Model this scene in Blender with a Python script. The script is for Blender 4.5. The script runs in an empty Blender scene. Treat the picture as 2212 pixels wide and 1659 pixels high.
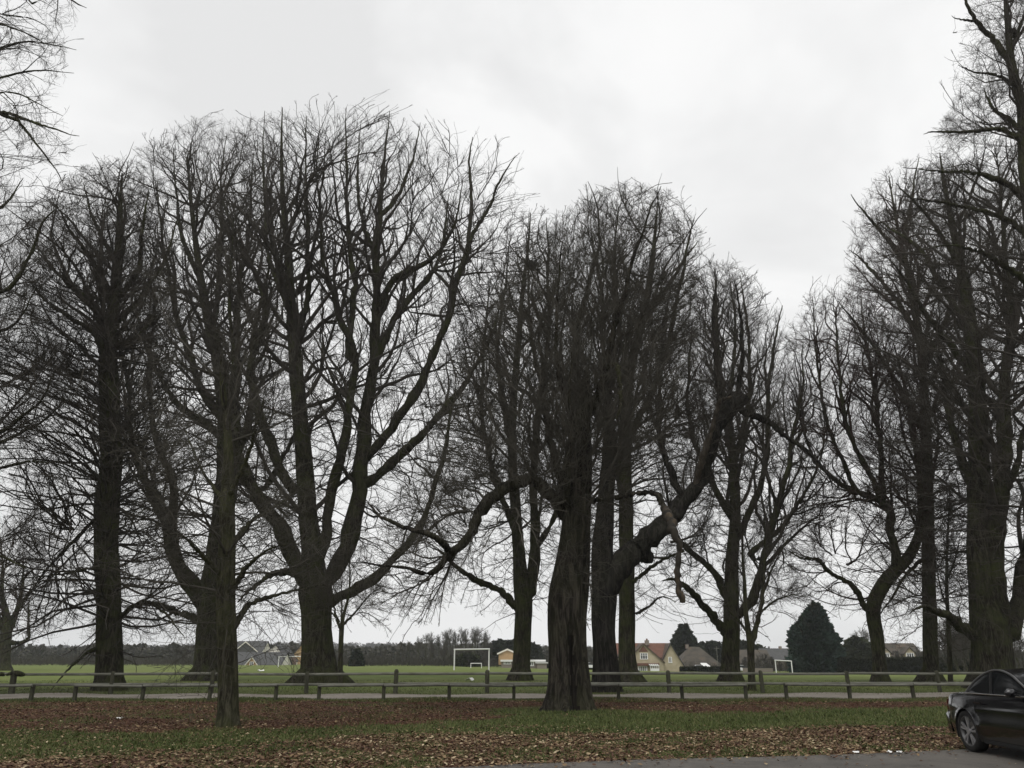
import bpy, math, random
import numpy as np
rng = np.random.default_rng(7)
random.seed(7)
S = bpy.context.scene
COL = S.collection
# ------------------------------------------------------------------ camera
F, CX, CY, HZ, CAMH = 1703.0, 1106.0, 829.5, 1425.0, 1.5
PITCH = math.atan((HZ - CY) / F)
cam_d = bpy.data.cameras.new('camera'); cam = bpy.data.objects.new('camera', cam_d); COL.objects.link(cam)
cam.location = (0, 0, CAMH); cam.rotation_euler = (math.pi / 2 + PITCH, 0, 0)
cam_d.sensor_width = 36; cam_d.lens = 36 * F / 2212; cam_d.clip_end = 9000; cam_d.clip_start = 0.1
S.camera = cam
cP, sP = math.cos(PITCH), math.sin(PITCH)
def ray(px, py):
    u = (px - CX) / F; v = (CY - py) / F
    return np.array([u, cP - v * sP, sP + v * cP])
def at(px, py, Y):
    d = ray(px, py); t = Y / d[1]
    return np.array([d[0] * t, Y, CAMH + d[2] * t])
def sstep(a, b, x):
    t = np.clip((x - a) / (b - a), 0, 1); return t * t * (3 - 2 * t)
def gz(X, Y):
    """height of the ground: flat by the road, falling gently to the right beyond the fences"""
    X = np.asarray(X, float); Y = np.asarray(Y, float)
    k = 0.0092 * sstep(-25, 55, X)
    z = -k * np.clip(Y - 62, 0, 160)
    z = z + 0.30 * np.exp(-((X + 8) ** 2 + (Y - 108) ** 2) / (2 * 30 ** 2))
    z = z + 0.03 * np.sin(X * .9 + 1.3) * np.sin(Y * .7) * sstep(15, 19, Y)
    return z
def ground_at(px, py):
    """the point of the ground seen at a place of the photograph"""
    d = ray(px, py); Y = 30.0
    t = CAMH / max(1e-6, -d[2]) if d[2] < 0 else 200 / d[1]
    for _ in range(40):
        p = d * t
        z = float(gz(p[0], p[1]))
        t = t * 0.5 + 0.5 * ((CAMH - z) / -d[2])
    p = d * t
    return np.array([p[0], p[1], float(gz(p[0], p[1]))])
def rad(rpx, p):
    """size in metres of rpx photograph units at point p"""
    return rpx * (cP * p[1] + sP * (p[2] - CAMH)) / F
# ------------------------------------------------------------------ materials
def new_mat(name):
    m = bpy.data.materials.new(name); m.use_nodes = True
    nt = m.node_tree; b = nt.nodes['Principled BSDF']
    return m, nt, b
def flat(name, col, rough=.7, metal=0, spec=.3, coat=0, trans=0):
    m, nt, b = new_mat(name)
    b.inputs['Base Color'].default_value = (*col, 1); b.inputs['Roughness'].default_value = rough
    b.inputs['Metallic'].default_value = metal; b.inputs['Specular IOR Level'].default_value = spec
    b.inputs['Coat Weight'].default_value = coat
    if coat: b.inputs['Coat Roughness'].default_value = .04
    if trans: b.inputs['Transmission Weight'].default_value = trans
    return m
def ramp(nt, stops, interp='LINEAR'):
    r = nt.nodes.new('ShaderNodeValToRGB'); e = r.color_ramp.elements
    r.color_ramp.interpolation = interp
    e[0].position, e[0].color = stops[0][0], (*stops[0][1], 1)
    e[1].position, e[1].color = stops[-1][0], (*stops[-1][1], 1)
    for p, c in stops[1:-1]:
        n = e.new(p); n.color = (*c, 1)
    return r
def noise(nt, vec, scale, detail=5, rough=.6, dist=0):
    n = nt.nodes.new('ShaderNodeTexNoise'); n.inputs['Scale'].default_value = scale
    n.inputs['Detail'].default_value = detail; n.inputs['Roughness'].default_value = rough
    n.inputs['Distortion'].default_value = dist
    if vec is not None: nt.links.new(vec, n.inputs['Vector'])
    return n
def mapping(nt, out, scale=(1, 1, 1), loc=(0, 0, 0)):
    m = nt.nodes.new('ShaderNodeMapping'); m.inputs['Scale'].default_value = scale; m.inputs['Location'].default_value = loc
    nt.links.new(out, m.inputs['Vector']); return m.outputs['Vector']
def mixc(nt, fac, a, b, mode='MIX'):
    m = nt.nodes.new('ShaderNodeMix'); m.data_type = 'RGBA'; m.blend_type = mode
    for sock, v in ((m.inputs[0], fac), (m.inputs[6], a), (m.inputs[7], b)):
        if isinstance(v, (int, float)): sock.default_value = v
        elif isinstance(v, tuple): sock.default_value = (*v, 1)
        else: nt.links.new(v, sock)
    return m.outputs[2]
def bump(nt, b, h, strength=.5, dist=.05):
    n = nt.nodes.new('ShaderNodeBump'); n.inputs['Strength'].default_value = strength; n.inputs['Distance'].default_value = dist
    nt.links.new(h, n.inputs['Height']); nt.links.new(n.outputs['Normal'], b.inputs['Normal'])
def varied(name, stops, scale=3, stretch=(1, 1, 1), rough=.85, bmp=.4, bdist=.03, detail=6, spec=.2, attr=None, scale2=None, stops2=None):
    m, nt, b = new_mat(name)
    tc = nt.nodes.new('ShaderNodeTexCoord')
    v = mapping(nt, tc.outputs['Object'], stretch)
    n = noise(nt, v, scale, detail)
    r = ramp(nt, stops); nt.links.new(n.outputs['Fac'], r.inputs['Fac'])
    out = r.outputs['Color']
    if stops2:
        n2 = noise(nt, tc.outputs['Object'], scale2, 3)
        r2 = ramp(nt, stops2); nt.links.new(n2.outputs['Fac'], r2.inputs['Fac'])
        out = mixc(nt, 1.0, out, r2.outputs['Color'], 'MULTIPLY')
    nt.links.new(out, b.inputs['Base Color'])
    b.inputs['Roughness'].default_value = rough; b.inputs['Specular IOR Level'].default_value = spec
    if bmp: bump(nt, b, n.outputs['Fac'], bmp, bdist)
    return m
def bark(name, dark, mid, moss, mossamt=.5, sc=1.0):
    m, nt, b = new_mat(name)
    tc = nt.nodes.new('ShaderNodeTexCoord')
    v = mapping(nt, tc.outputs['Object'], (5 * sc, 5 * sc, .8 * sc))
    n = noise(nt, v, 1.7, 9, .72, .9)
    r = ramp(nt, [(.36, tuple(c * .6 for c in dark)), (.47, dark), (.56, mid), (.72, tuple(c * 1.7 for c in mid))]); nt.links.new(n.outputs['Fac'], r.inputs['Fac'])
    n2 = noise(nt, tc.outputs['Object'], .9, 6, .65)
    r2 = ramp(nt, [(.42, (0, 0, 0)), (.66, (mossamt,) * 3)]); nt.links.new(n2.outputs['Fac'], r2.inputs['Fac'])
    out = mixc(nt, r2.outputs['Color'], r.outputs['Color'], moss)
    nt.links.new(out, b.inputs['Base Color'])
    b.inputs['Roughness'].default_value = .95; b.inputs['Specular IOR Level'].default_value = .08
    bump(nt, b, n.outputs['Fac'], 1.0, .16)
    return m
M = {}
M['bark'] = bark('lime_bark', (.026, .024, .018), (.062, .056, .043), (.062, .070, .028), .85)
M['bark_b'] = bark('young_bark', (.040, .037, .026), (.088, .082, .058), (.085, .092, .040), .75, 1.4)
M['bark_g'] = bark('old_bark', (.020, .018, .015), (.058, .051, .041), (.050, .053, .028), .5, .8)
M['bark_h'] = bark('dark_bark', (.014, .013, .012), (.036, .033, .029), (.034, .036, .022), .4, .8)
M['twig'] = flat('twig', (.056, .050, .042), .85, 0, .15)
M['twig_red'] = flat('twig_red', (.055, .040, .034), .85, 0, .15)
M['twig_pale'] = flat('twig_pale', (.066, .061, .050), .85, 0, .15)
M['rot_shade'] = varied('rotted_wood_shade', [(.3, (.006, .005, .004)), (.7, (.018, .015, .012))], 3, (4, 4, .8), .95, .8, .06)  # rotted wood, near black: the hollow's shade is put into the colour
M['torn'] = varied('dead_wood', [(.35, (.030, .026, .021)), (.55, (.060, .050, .038)), (.75, (.09, .075, .055))], 2.2, (3, 3, .7), .9, .6, .03)
M['torn2'] = varied('torn_wood', [(.40, (.022, .020, .016)), (.54, (.036, .031, .024)), (.66, (.075, .057, .038)), (.80, (.12, .088, .055))], 1.6, (2.2, 2.2, .5), .9, .6, .03)
# ------------------------------------------------------------------ objects
def tag(o, label=None, cat=None, group=None, kind=None):
    if label: o['label'] = label
    if cat: o['category'] = cat
    if group: o['group'] = group
    if kind: o['kind'] = kind
    return o
def empty(name, loc, label=None, cat=None, group=None, rz=0):
    o = bpy.data.objects.new(name, None); COL.objects.link(o); o.location = tuple(float(c) for c in loc); o.rotation_euler = (0, 0, rz)
    o.empty_display_size = .3
    return tag(o, label, cat, group)
def mesh_np(name, V, faces_by_n, mats, parent=None, smooth=True, attr=None, fmat=None):
    """one mesh object from numpy vertices and a list of (n,k) index arrays"""
    me = bpy.data.meshes.new(name)
    V = np.asarray(V, np.float32).reshape(-1, 3)
    me.vertices.add(len(V)); me.vertices.foreach_set('co', V.ravel())
    fl = [np.asarray(f, np.int32) for f in faces_by_n if len(f)]
    loops = np.concatenate([f.ravel() for f in fl]); sizes = np.concatenate([np.full(len(f), f.shape[1], np.int32) for f in fl])
    me.loops.add(len(loops)); me.loops.foreach_set('vertex_index', loops)
    me.polygons.add(len(sizes))
    me.polygons.foreach_set('loop_start', np.concatenate([[0], np.cumsum(sizes)[:-1]]).astype(np.int32))
    me.polygons.foreach_set('loop_total', sizes)
    if smooth: me.polygons.foreach_set('use_smooth', np.ones(len(sizes), bool))
    for m in (mats if isinstance(mats, (list, tuple)) else [mats]): me.materials.append(m)
    if fmat is not None: me.polygons.foreach_set('material_index', np.asarray(fmat, np.int32))
    if attr:
        for k, a in attr.items():
            at_ = me.attributes.new(k, 'FLOAT', 'POINT'); at_.data.foreach_set('value', np.asarray(a, np.float32))
    me.update(calc_edges=True)
    o = bpy.data.objects.new(name, me); COL.objects.link(o)
    if parent is not None: o.parent = parent
    return o
class MB:
    """collects boxes, prisms and polygons for ONE mesh"""
    def __init__(s): s.v, s.f = [], []
    def poly(s, pts):
        i = len(s.v); s.v += [tuple(map(float, p)) for p in pts]; s.f.append(list(range(i, i + len(pts)))); return s
    def hexa(s, b, t):
        i = len(s.v); s.v += [tuple(map(float, p)) for p in b] + [tuple(map(float, p)) for p in t]; n = len(b)
        s.f.append([i + k for k in range(n)][::-1]); s.f.append([i + n + k for k in range(n)])
        for k in range(n):
            j = (k + 1) % n; s.f.append([i + k, i + j, i + n + j, i + n + k])
        return s
    def box(s, x0, x1, y0, y1, z0, z1):
        return s.hexa([(x0, y0, z0), (x1, y0, z0), (x1, y1, z0), (x0, y1, z0)], [(x0, y0, z1), (x1, y0, z1), (x1, y1, z1), (x0, y1, z1)])
    def prism(s, poly, axis, a, b):
        """extrude a 2-D polygon along axis 'x' (poly in y,z) or 'y' (poly in x,z)"""
        if axis == 'y': return s.hexa([(x, a, z) for x, z in poly], [(x, b, z) for x, z in poly])
        if axis == 'x': return s.hexa([(a, y, z) for y, z in poly], [(b, y, z) for y, z in poly])
        return s.hexa([(x, y, a) for x, y in poly], [(x, y, b) for x, y in poly])
    def bar(s, p, q, r, n=8, r2=None):
        p = np.array(p, float); q = np.array(q, float); d = q - p; d /= np.linalg.norm(d)
        a = np.cross(d, [0, 0, 1.0]) if abs(d[2]) < .9 else np.cross(d, [1.0, 0, 0]); a /= np.linalg.norm(a); b = np.cross(d, a)
        r2 = r if r2 is None else r2
        c = [(math.cos(2 * math.pi * k / n), math.sin(2 * math.pi * k / n)) for k in range(n)]
        return s.hexa([p + r * (a * x + b * y) for x, y in c], [q + r2 * (a * x + b * y) for x, y in c])
    def build(s, name, mat, parent=None, smooth=False, bevel=0):
        me = bpy.data.meshes.new(name); me.from_pydata(s.v, [], s.f); me.materials.append(mat)
        import bmesh as _b
        bm = _b.new(); bm.from_mesh(me); _b.ops.recalc_face_normals(bm, faces=bm.faces)
        if bevel: _b.ops.bevel(bm, geom=bm.edges[:], offset=bevel, segments=2, affect='EDGES', clamp_overlap=True)
        bm.to_mesh(me); bm.free()
        if smooth:
            for p in me.polygons: p.use_smooth = True
        o = bpy.data.objects.new(name, me); COL.objects.link(o)
        if parent is not None: o.parent = parent
        return o
def copy_tree(o, parent=None):
    c = o.copy(); COL.objects.link(c); c.parent = parent
    for ch in [x for x in S.objects if x.parent == o]: copy_tree(ch, c)
    return c
# ------------------------------------------------------------------ bare trees
def nrm(v): return v / np.maximum(np.linalg.norm(v, axis=-1, keepdims=True), 1e-9)
def tubes(P, R, sides):
    """vertices and quads of N tubes of K rings"""
    N, K, _ = P.shape
    T = np.empty_like(P); T[:, 1:-1] = P[:, 2:] - P[:, :-2]; T[:, 0] = P[:, 1] - P[:, 0]; T[:, -1] = P[:, -1] - P[:, -2]
    T = nrm(T)
    D = nrm(P[:, -1] - P[:, 0])
    ref = np.where(np.abs(D[:, 2:3]) < .8, np.array([[0, 0, 1.0]]), np.array([[1.0, 0.13, 0]]))[:, None, :]
    A = nrm(np.cross(T, np.broadcast_to(ref, T.shape))); B = np.cross(T, A)
    th = np.arange(sides) * 2 * np.pi / sides
    V = P[:, :, None, :] + R[:, :, None, None] * (A[:, :, None, :] * np.cos(th)[None, None, :, None] + B[:, :, None, :] * np.sin(th)[None, None, :, None])
    base = (np.arange(N) * K * sides)[:, None, None]
    k = (np.arange(K - 1) * sides)[None, :, None]
    s = np.arange(sides)[None, None, :]; s2 = (np.arange(sides) + 1) % sides; s2 = s2[None, None, :]
    Q = np.stack([base + k + s, base + k + s2, base + k + sides + s2, base + k + sides + s], -1).reshape(-1, 4)
    return V.reshape(-1, 3), Q
def join(chunks):
    V, Q, o = [], [], 0
    for v, q in chunks:
        V.append(v); Q.append(q + o); o += len(v)
    return np.concatenate(V), np.concatenate(Q)
def spline(pts, K):
    """Catmull-Rom through rows of pts (any columns), K samples evenly along the length"""
    p = np.asarray(pts, float)
    if len(p) == 2: p = np.array([p[0], (p[0] + p[1]) / 2, p[1]])
    q = np.concatenate([[2 * p[0] - p[1]], p, [2 * p[-1] - p[-2]]])
    out = []
    for i in range(len(p) - 1):
        a, b, c, d = q[i:i + 4]
        for t in np.linspace(0, 1, 12, endpoint=False):
            out.append(.5 * ((2 * b) + (c - a) * t + (2 * a - 5 * b + 4 * c - d) * t * t + (3 * b - a - 3 * c + d) * t ** 3))
    out.append(p[-1]); out = np.array(out)
    L = np.concatenate([[0], np.cumsum(np.linalg.norm(np.diff(out[:, :3], axis=0), axis=1))])
    u = np.linspace(0, L[-1], K)
    return np.stack([np.interp(u, L, out[:, j]) for j in range(p.shape[1])], 1)
class Env:
    """crown shape: left and right limits by height at the tree's own distance, round in plan"""
    def __init__(s, prof, Y, deep=.85):
        pts = []
        for py, l, r in prof:
            a, b = at(l, py, Y), at(r, py, Y); r = max(.2, (b[0] - a[0]) / 2)
            pts.append((CAMH + (a[2] - CAMH) * (Y - .62 * min(r, Y * .4) * deep) / Y, (a[0] + b[0]) / 2, r))
        pts.sort(); p = np.array(pts); s.z, s.c, s.r = p[:, 0], p[:, 1], p[:, 2]; s.Y = Y; s.deep = deep
    def inside(s, P):
        z = P[..., 2]; c = np.interp(z, s.z, s.c); r = np.interp(z, s.z, s.r)
        return (((P[..., 0] - c) / r) ** 2 + ((P[..., 1] - s.Y) / (r * s.deep)) ** 2 < 1) & (z < s.z[-1]) & (z > s.z[0])
def spawn(rg, P, R, n, t=(.15, 1), tp=1.0, ang=(25, 55), lm=.5, l=(.5, 9), up=.08, jit=.12, K=6, rs=.011, env=None, side=0.0, upb=0.0, flat_=0.0, rk=.7, taper=.88, w=None, lrand=False):
    N, Kp, _ = P.shape
    if N == 0 or n == 0: return np.zeros((0, K, 3)), np.zeros((0, K))
    L = np.linalg.norm(np.diff(P, axis=1), axis=2).sum(1)
    pr = (L if w is None else L * w); pr = pr / pr.sum()
    idx = rg.choice(N, n, p=pr)
    tt = t[0] + (t[1] - t[0]) * rg.random(n) ** tp
    f = tt * (Kp - 1); i = np.clip(f.astype(int), 0, Kp - 2); a = (f - i)[:, None]
    pos = P[idx, i] * (1 - a) + P[idx, i + 1] * a
    rp = R[idx, i] * (1 - a[:, 0]) + R[idx, i + 1] * a[:, 0]
    T = nrm(P[idx, i + 1] - P[idx, i])
    rd = rg.normal(size=(n, 3)); rd[:, 2] += upb
    Nn = nrm(rd - (rd * T).sum(1, keepdims=True) * T)
    an = np.radians(rg.uniform(ang[0], ang[1], n))[:, None]
    d = np.cos(an) * T + np.sin(an) * Nn
    d[:, 2] *= (1 - flat_); d = nrm(d)
    ln = np.clip(lm * L[idx] * (1 - .6 * tt) * rg.uniform(.55, 1.3, n), l[0], l[1])
    if lrand: ln = l[0] + (l[1] - l[0]) * rg.random(n) ** 1.6
    Q = np.empty((n, K, 3)); Q[:, 0] = pos; st = (ln / (K - 1))[:, None]
    upv = np.array([0, 0, 1.0])
    for k in range(1, K):
        d = nrm(d + jit * rg.normal(size=(n, 3)) + up * upv)
        Q[:, k] = Q[:, k - 1] + d * st
    if env is not None:
        ins = env.inside(Q); first = np.where(ins.all(1), K, np.argmin(ins, 1))
        fr = np.clip(first / K + rg.uniform(0, .12, n), 0, 1)
        keep = fr > .3
        Q = pos[:, None] + (Q - pos[:, None]) * np.where(first < K, fr, 1)[:, None, None]
        ln = ln * np.where(first < K, fr, 1)
        Q, ln, rp = Q[keep], ln[keep], rp[keep]
    r0 = np.minimum(rp * rk, rs * ln ** 1.08 + .0015)
    Rr = r0[:, None] * (1 - taper * np.linspace(0, 1, K)[None, :] ** 1.1)
    return Q, Rr
def ringed(C, R, sides, rg, flare=0.0, lobes=5, ridge=.05, indent=None):
    """one thick stem with an irregular outline: C (K,3), R (K,)"""
    K = len(C)
    th = np.arange(sides) * 2 * np.pi / sides
    h = np.concatenate([[0], np.cumsum(np.linalg.norm(np.diff(C, axis=0), axis=1))])
    mod = np.ones((K, sides))
    ph = rg.uniform(0, 6.28, 12)
    for j, n in enumerate((2, 3, 5, 7, 9)):
        mod += ridge * (1.0 / (1 + .3 * j)) * np.cos(n * th[None, :] + ph[j] + .55 * np.sin(h[:, None] * (.5 + .3 * j) + ph[j + 5]))
    mod += ridge * .8 * np.sin(h[:, None] * 1.7 + ph[11] + 2 * np.sin(th[None, :] + ph[10]))
    if flare:
        fall = np.exp(-h / .55)[:, None]
        mod += flare * fall * (.5 + .5 * np.cos(lobes * th[None, :] + ph[0]))
    if indent is not None: mod *= indent(h[:, None], th[None, :])
    T = np.gradient(C, axis=0); T = nrm(T)
    A = nrm(np.cross(T, np.tile([[0, 1.0, 0.02]], (K, 1)))); B = np.cross(T, A)       # A points +x for an upright stem
    A = np.where(A[:, :1] < 0, -A, A); B = np.cross(T, A)
    rr = R[:, None] * mod
    V = C[:, None, :] + rr[:, :, None] * (A[:, None, :] * np.cos(th)[None, :, None] + B[:, None, :] * np.sin(th)[None, :, None])
    k = (np.arange(K - 1) * sides)[:, None]; s = np.arange(sides)[None]; s2 = ((np.arange(sides) + 1) % sides)[None]
    Q = np.stack([k + s, k + s2, k + sides + s2, k + sides + s], -1).reshape(-1, 4)
    return V.reshape(-1, 3), Q
def line3(pts, Y, dy=0.0, K=20):
    """photograph polyline (px, py, r) at distance Y, bending dy metres away along its length -> (K,3), (K,)"""
    n = len(pts); out = []
    for i, (px, py, r) in enumerate(pts):
        y = Y + dy * (i / (n - 1)) ** 1.3
        p = at(px, py, y); out.append((*p, rad(r, p)))
    s = spline(out, K); return s[:, :3], s[:, 3]
def res(X, K2): return np.stack([np.stack([np.interp(np.linspace(0, 1, K2), np.linspace(0, 1, X.shape[1]), X[i, :, j]) for j in range(3)], 1) for i in range(len(X))]) if len(X) else np.zeros((0, K2, 3))
def resr(X, K2): return np.stack([np.interp(np.linspace(0, 1, K2), np.linspace(0, 1, X.shape[1]), X[i]) for i in range(len(X))]) if len(X) else np.zeros((0, K2))
from mathutils.kdtree import KDTree
def colonize(rg, seeds, dirs, env, na, inertia=.5, up=.12, noise_=.22, out=.45, iters=140):
    """branches grow from the seed points towards open space inside the crown"""
    z0, z1 = env.z[0], env.z[-1]; rm = env.r.max()
    zz = rg.uniform(z0, z1, na * 6); r = np.interp(zz, env.z, env.r); keep = rg.random(na * 6) < (r / rm) ** 2 * (.22 + .78 * sstep(z0, z0 + .32 * (z1 - z0), zz)); zz = zz[keep][:na]; n = len(zz)
    r = np.interp(zz, env.z, env.r); c = np.interp(zz, env.z, env.c); a = rg.uniform(0, 2 * np.pi, n); q = r * rg.random(n) ** .42
    wob = 1 + .10 * np.sin(3 * a + zz * .5 + rg.uniform(0, 6)) + .08 * np.sin(7 * a - zz * .9) 
    A = np.stack([c + q * wob * np.cos(a), env.Y + q * wob * env.deep * np.sin(a), zz + rg.normal(0, .3, n)], 1)
    V = np.pi * np.trapz(env.r ** 2 * env.deep, env.z); sp = (V / n) ** (1 / 3)
    step, kill, infl = sp * .42, sp * .72, sp * 4.5
    foc = np.array([np.interp(z0 + .3 * (z1 - z0), env.z, env.c), env.Y, z0 + .22 * (z1 - z0)])
    pos = [seeds]; N = len(seeds); par = [np.full(N, -1)]; dr = [dirs]; P = seeds.copy(); D = dirs.copy()
    def near(pts, base):
        kd = KDTree(len(pts))
        for i in range(len(pts)): kd.insert(pts[i], i)
        kd.balance(); out = [kd.find(p) for p in A]
        return np.array([o[1] for o in out]) + base, np.array([o[2] for o in out])
    ni, nd = near(P, 0); cnt = np.zeros(N, int)
    for it in range(iters):
        al = nd > kill; A, ni, nd = A[al], ni[al], nd[al]
        if len(A) < na * .015: break
        m = nd < infl
        if not m.any(): break
        acc = np.zeros((len(P), 3)); np.add.at(acc, ni[m], nrm(A[m] - P[ni[m]]))
        g = np.unique(ni[m]); g = g[cnt[g] < 3]
        if not len(g): break
        d = nrm(nrm(acc[g]) + inertia * D[g] + np.array([0, 0, up]) + out * nrm(P[g] - foc) + noise_ * rg.normal(size=(len(g), 3)))
        o_ = nrm(nrm(P[g] - foc) + np.array([0, 0, .35])); t_ = (d * o_).sum(1, keepdims=True); d = np.where(t_ < .45, nrm(d + np.clip(.65 - t_, 0, 1.5) * 1.2 * o_), d)
        newp = P[g] + d * step * rg.uniform(.8, 1.2, (len(g), 1)); cnt[g] += 1
        base = len(P); P = np.concatenate([P, newp]); D = np.concatenate([D, d]); par.append(g); cnt = np.concatenate([cnt, np.zeros(len(g), int)])
        i2, d2 = near(newp, base); b = d2 < nd; ni = np.where(b, i2, ni); nd = np.where(b, d2, nd)
    return P, np.concatenate(par), N
def pipe(pos, par, ns, tip, ex):
    w = np.zeros(len(pos)); kids = np.bincount(par[ns:], minlength=len(pos)); w[ns:] = np.where(kids[ns:] == 0, 1.0, 0)
    for i in range(len(pos) - 1, ns - 1, -1): w[par[i]] += w[i]
    return tip * np.maximum(w, 1) ** (1 / ex)
DENS = (2.6, 2.2, 3.0, 2.6)
def tree(name, label, cat, Y, trunk, limbs=(), prof=None, deep=.85, seed=1, mat='bark', twig='twig', flare=.5, lobes=5, counts=(160, 1300, 12000, 14000),
         auto=0, auto_t=(.35, 1), auto_a=(40, 65), auto_l=(3, 12), auto_up=.06, epi=0, epi_t=(.1, .6), epi_l=(1.5, 4.5), epi_up=-.03,
         up=(.09, .08, .10, .08), ang=((16, 52), (20, 55), (32, 65), (32, 68)), jit=.13, lmax=(9, 4.0, 1.7, .7), indent=None, hollow=None, group=None,
         thick=1.0, tube_sides=(6, 4, 3, 3), base=None, kk=40, limb_name='limb', ridge=.05, na=15000, sc_in=.85, sc_up=.16, sc_noise=.26, sc_t=.12, sc_out=.5, tl=(.2, .95), tipr=.0045):
    rg = np.random.default_rng(seed)
    C, R = line3(trunk, Y, 0, kk)
    root = empty(name, (C[0][0], C[0][1], float(gz(C[0][0], C[0][1]))) if base is None else base, label, cat, group)
    O = np.array(root.location)
    C[0][2] = min(C[0][2], O[2]) - .25
    V, Q = ringed(C - O, R, 28 if hollow is None else 64, rg, flare, lobes, ridge, indent)
    if hollow is not None:
        sel = hollow(V, Q); o = mesh_np('trunk', V, [Q[~sel]], M[mat], root); mesh_np('hollow', V, [Q[sel]], M['rot_shade'], root)
    else: mesh_np('trunk', V, [Q], M[mat], root)
    env = Env(prof, Y, deep) if prof else None
    PL, RL = [C[2:]], [R[2:]]
    LP, LR, W = [], [], []
    SK = [np.concatenate([C, R[:, None]], 1)]
    for spec in limbs:
        pts, dy = spec[0], spec[1]; opt = spec[2] if len(spec) > 2 else {}
        # the limb leaves the nearest stem: start inside it, at its distance
        p0 = at(pts[0][0], pts[0][1], Y); sk = np.concatenate(SK)
        q = sk[:, :3] * (p0[1] / sk[:, 1:2]) if True else sk[:, :3]
        q = np.stack([sk[:, 0] / sk[:, 1], (sk[:, 2] - CAMH) / sk[:, 1]], 1); p2 = np.array([p0[0] / p0[1], (p0[2] - CAMH) / p0[1]])
        j = int(np.argmin(np.linalg.norm(q - p2, axis=1))); st = sk[j]
        yb = st[1]; n = len(pts); rows = []
        for i, (px, py, rp) in enumerate(pts):
            f = i / max(1, n - 1); y = yb + dy * f ** 1.2 + opt.get('y0', 0) * min(1, i / 1.0)
            p = at(px, py, y); rows.append((*p, rad(rp, p)))
        if np.linalg.norm(np.array(rows[0][:3]) - st[:3]) > .02: rows.insert(0, (*st[:3], min(rows[0][3], st[3] * .9)))
        s_ = spline(rows, 22); c, r = s_[:, :3], s_[:, 3]
        wob = rg.normal(size=(22, 3)); wob = np.cumsum(wob, 0); wob -= np.linspace(0, 1, 22)[:, None] * wob[-1]
        Ltot = np.linalg.norm(np.diff(c, axis=0), axis=1).sum()
        c2 = c + wob * Ltot * .003
        SK.append(np.concatenate([c2, r[:, None]], 1))
        kn = np.interp(np.arange(44) / 43 * 21, np.arange(22), r * (1 - .25 * np.linspace(0, 1, 22))); c3 = np.stack([np.interp(np.arange(44) / 43 * 21, np.arange(22), c2[:, j]) for j in range(3)], 1)
        jj = rg.normal(size=(44, 3)) * np.minimum(kn, .16)[:, None] * .2; jj[0] = 0; c3 = c3 + jj
        V, Q = ringed(c3 - O, np.maximum(kn * (1 + .10 * rg.normal(size=44)), .01), 10, rg, 0, 5, .07)
        lo = mesh_np(opt.get('name', limb_name), V, [Q], M[opt.get('mat', mat)], root)
        if 'label' in opt: lo['label'] = opt['label']
        if opt.get('bare'): continue
        LP.append(c2); LR.append(np.maximum(r, .012) ); W.append(opt.get('w', 1.0))
    ch = []; 
    n1, n2, n3, n4 = [int(c * m) for c, m in zip(counts, DENS)]
    rk = dict(env=env)
    stems, srad = [], []
    # the trunk's own upper length carries branches as well
    top = spline(np.concatenate([C[int(len(C) * .3):], R[int(len(C) * .3):, None]], 1), 22)
    LPs = np.array(LP + [top[:, :3]]); LRs = np.array(LR + [np.maximum(top[:, 3], .02)]); Ws = np.array(W + [.7])
    A0 = np.zeros((0, 22, 3)); A0r = np.zeros((0, 22))
    if auto:
        full = spline(np.concatenate([C[1:], R[1:, None]], 1), 22)
        A0, A0r = spawn(rg, full[None, :, :3], full[None, :, 3], auto, auto_t, 1.0, auto_a, 1.0, auto_l, auto_up, .16, 10, .011 * thick, env, rk=.55)
        ch.append(tubes(A0 - O, A0r, 8)); A0, A0r = res(A0, 22), resr(A0r, 22)
    H = np.concatenate([LPs, A0]); HR = np.concatenate([LRs, A0r]); HW = np.concatenate([Ws, np.ones(len(A0))])
    B1, B1r = spawn(rg, H, HR, n1, (.18, .99), .75, ang[0], .40, (1.0, lmax[0]), up[0], K=9, rs=.0145 * thick, w=HW, jit=jit * 1.7, **rk)
    ch.append(tubes(B1 - O, B1r, 6))
    B2, B2r = spawn(rg, np.concatenate([B1, res(H, 9)]), np.concatenate([B1r, resr(HR, 9)]), int(n2 * .42), (.15, .98), .7, ang[1], .42, (.6, lmax[1]), up[1], K=7, rs=.0115 * thick, w=np.concatenate([np.ones(len(B1)), .7 * HW]), jit=jit * 1.9, **rk)
    ch.append(tubes(B2 - O, B2r, 5))
    if env is not None and na:
        full = spline(C[int(len(C) * sc_t):], 40)
        seeds = np.concatenate([res(H, 26).reshape(-1, 3), res(B1, 9)[:, 1:].reshape(-1, 3), B2[:, 2::2].reshape(-1, 3), full])
        dirs = np.concatenate([nrm(np.gradient(res(H, 26), axis=1)).reshape(-1, 3), nrm(np.gradient(res(B1, 9), axis=1))[:, 1:].reshape(-1, 3), nrm(np.gradient(B2, axis=1))[:, 2::2].reshape(-1, 3), nrm(np.gradient(full, axis=0))])
        pos, par, ns = colonize(rg, seeds, dirs, env, na, inertia=sc_in, up=sc_up, noise_=sc_noise, out=sc_out)
        rr = pipe(pos, par, ns, .0085 * thick, 2.0); k = np.arange(ns, len(pos)); rr = np.minimum(rr, .16)
        Sg = np.stack([pos[par[k]], pos[k]], 1); Sr = np.stack([np.minimum(rr[k] * 1.12, np.where(par[k] >= ns, rr[par[k]], rr[k] * 1.3)), rr[k] * .98], 1)
        ch.append(tubes(Sg - O, Sr, 4))
    else:
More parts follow.
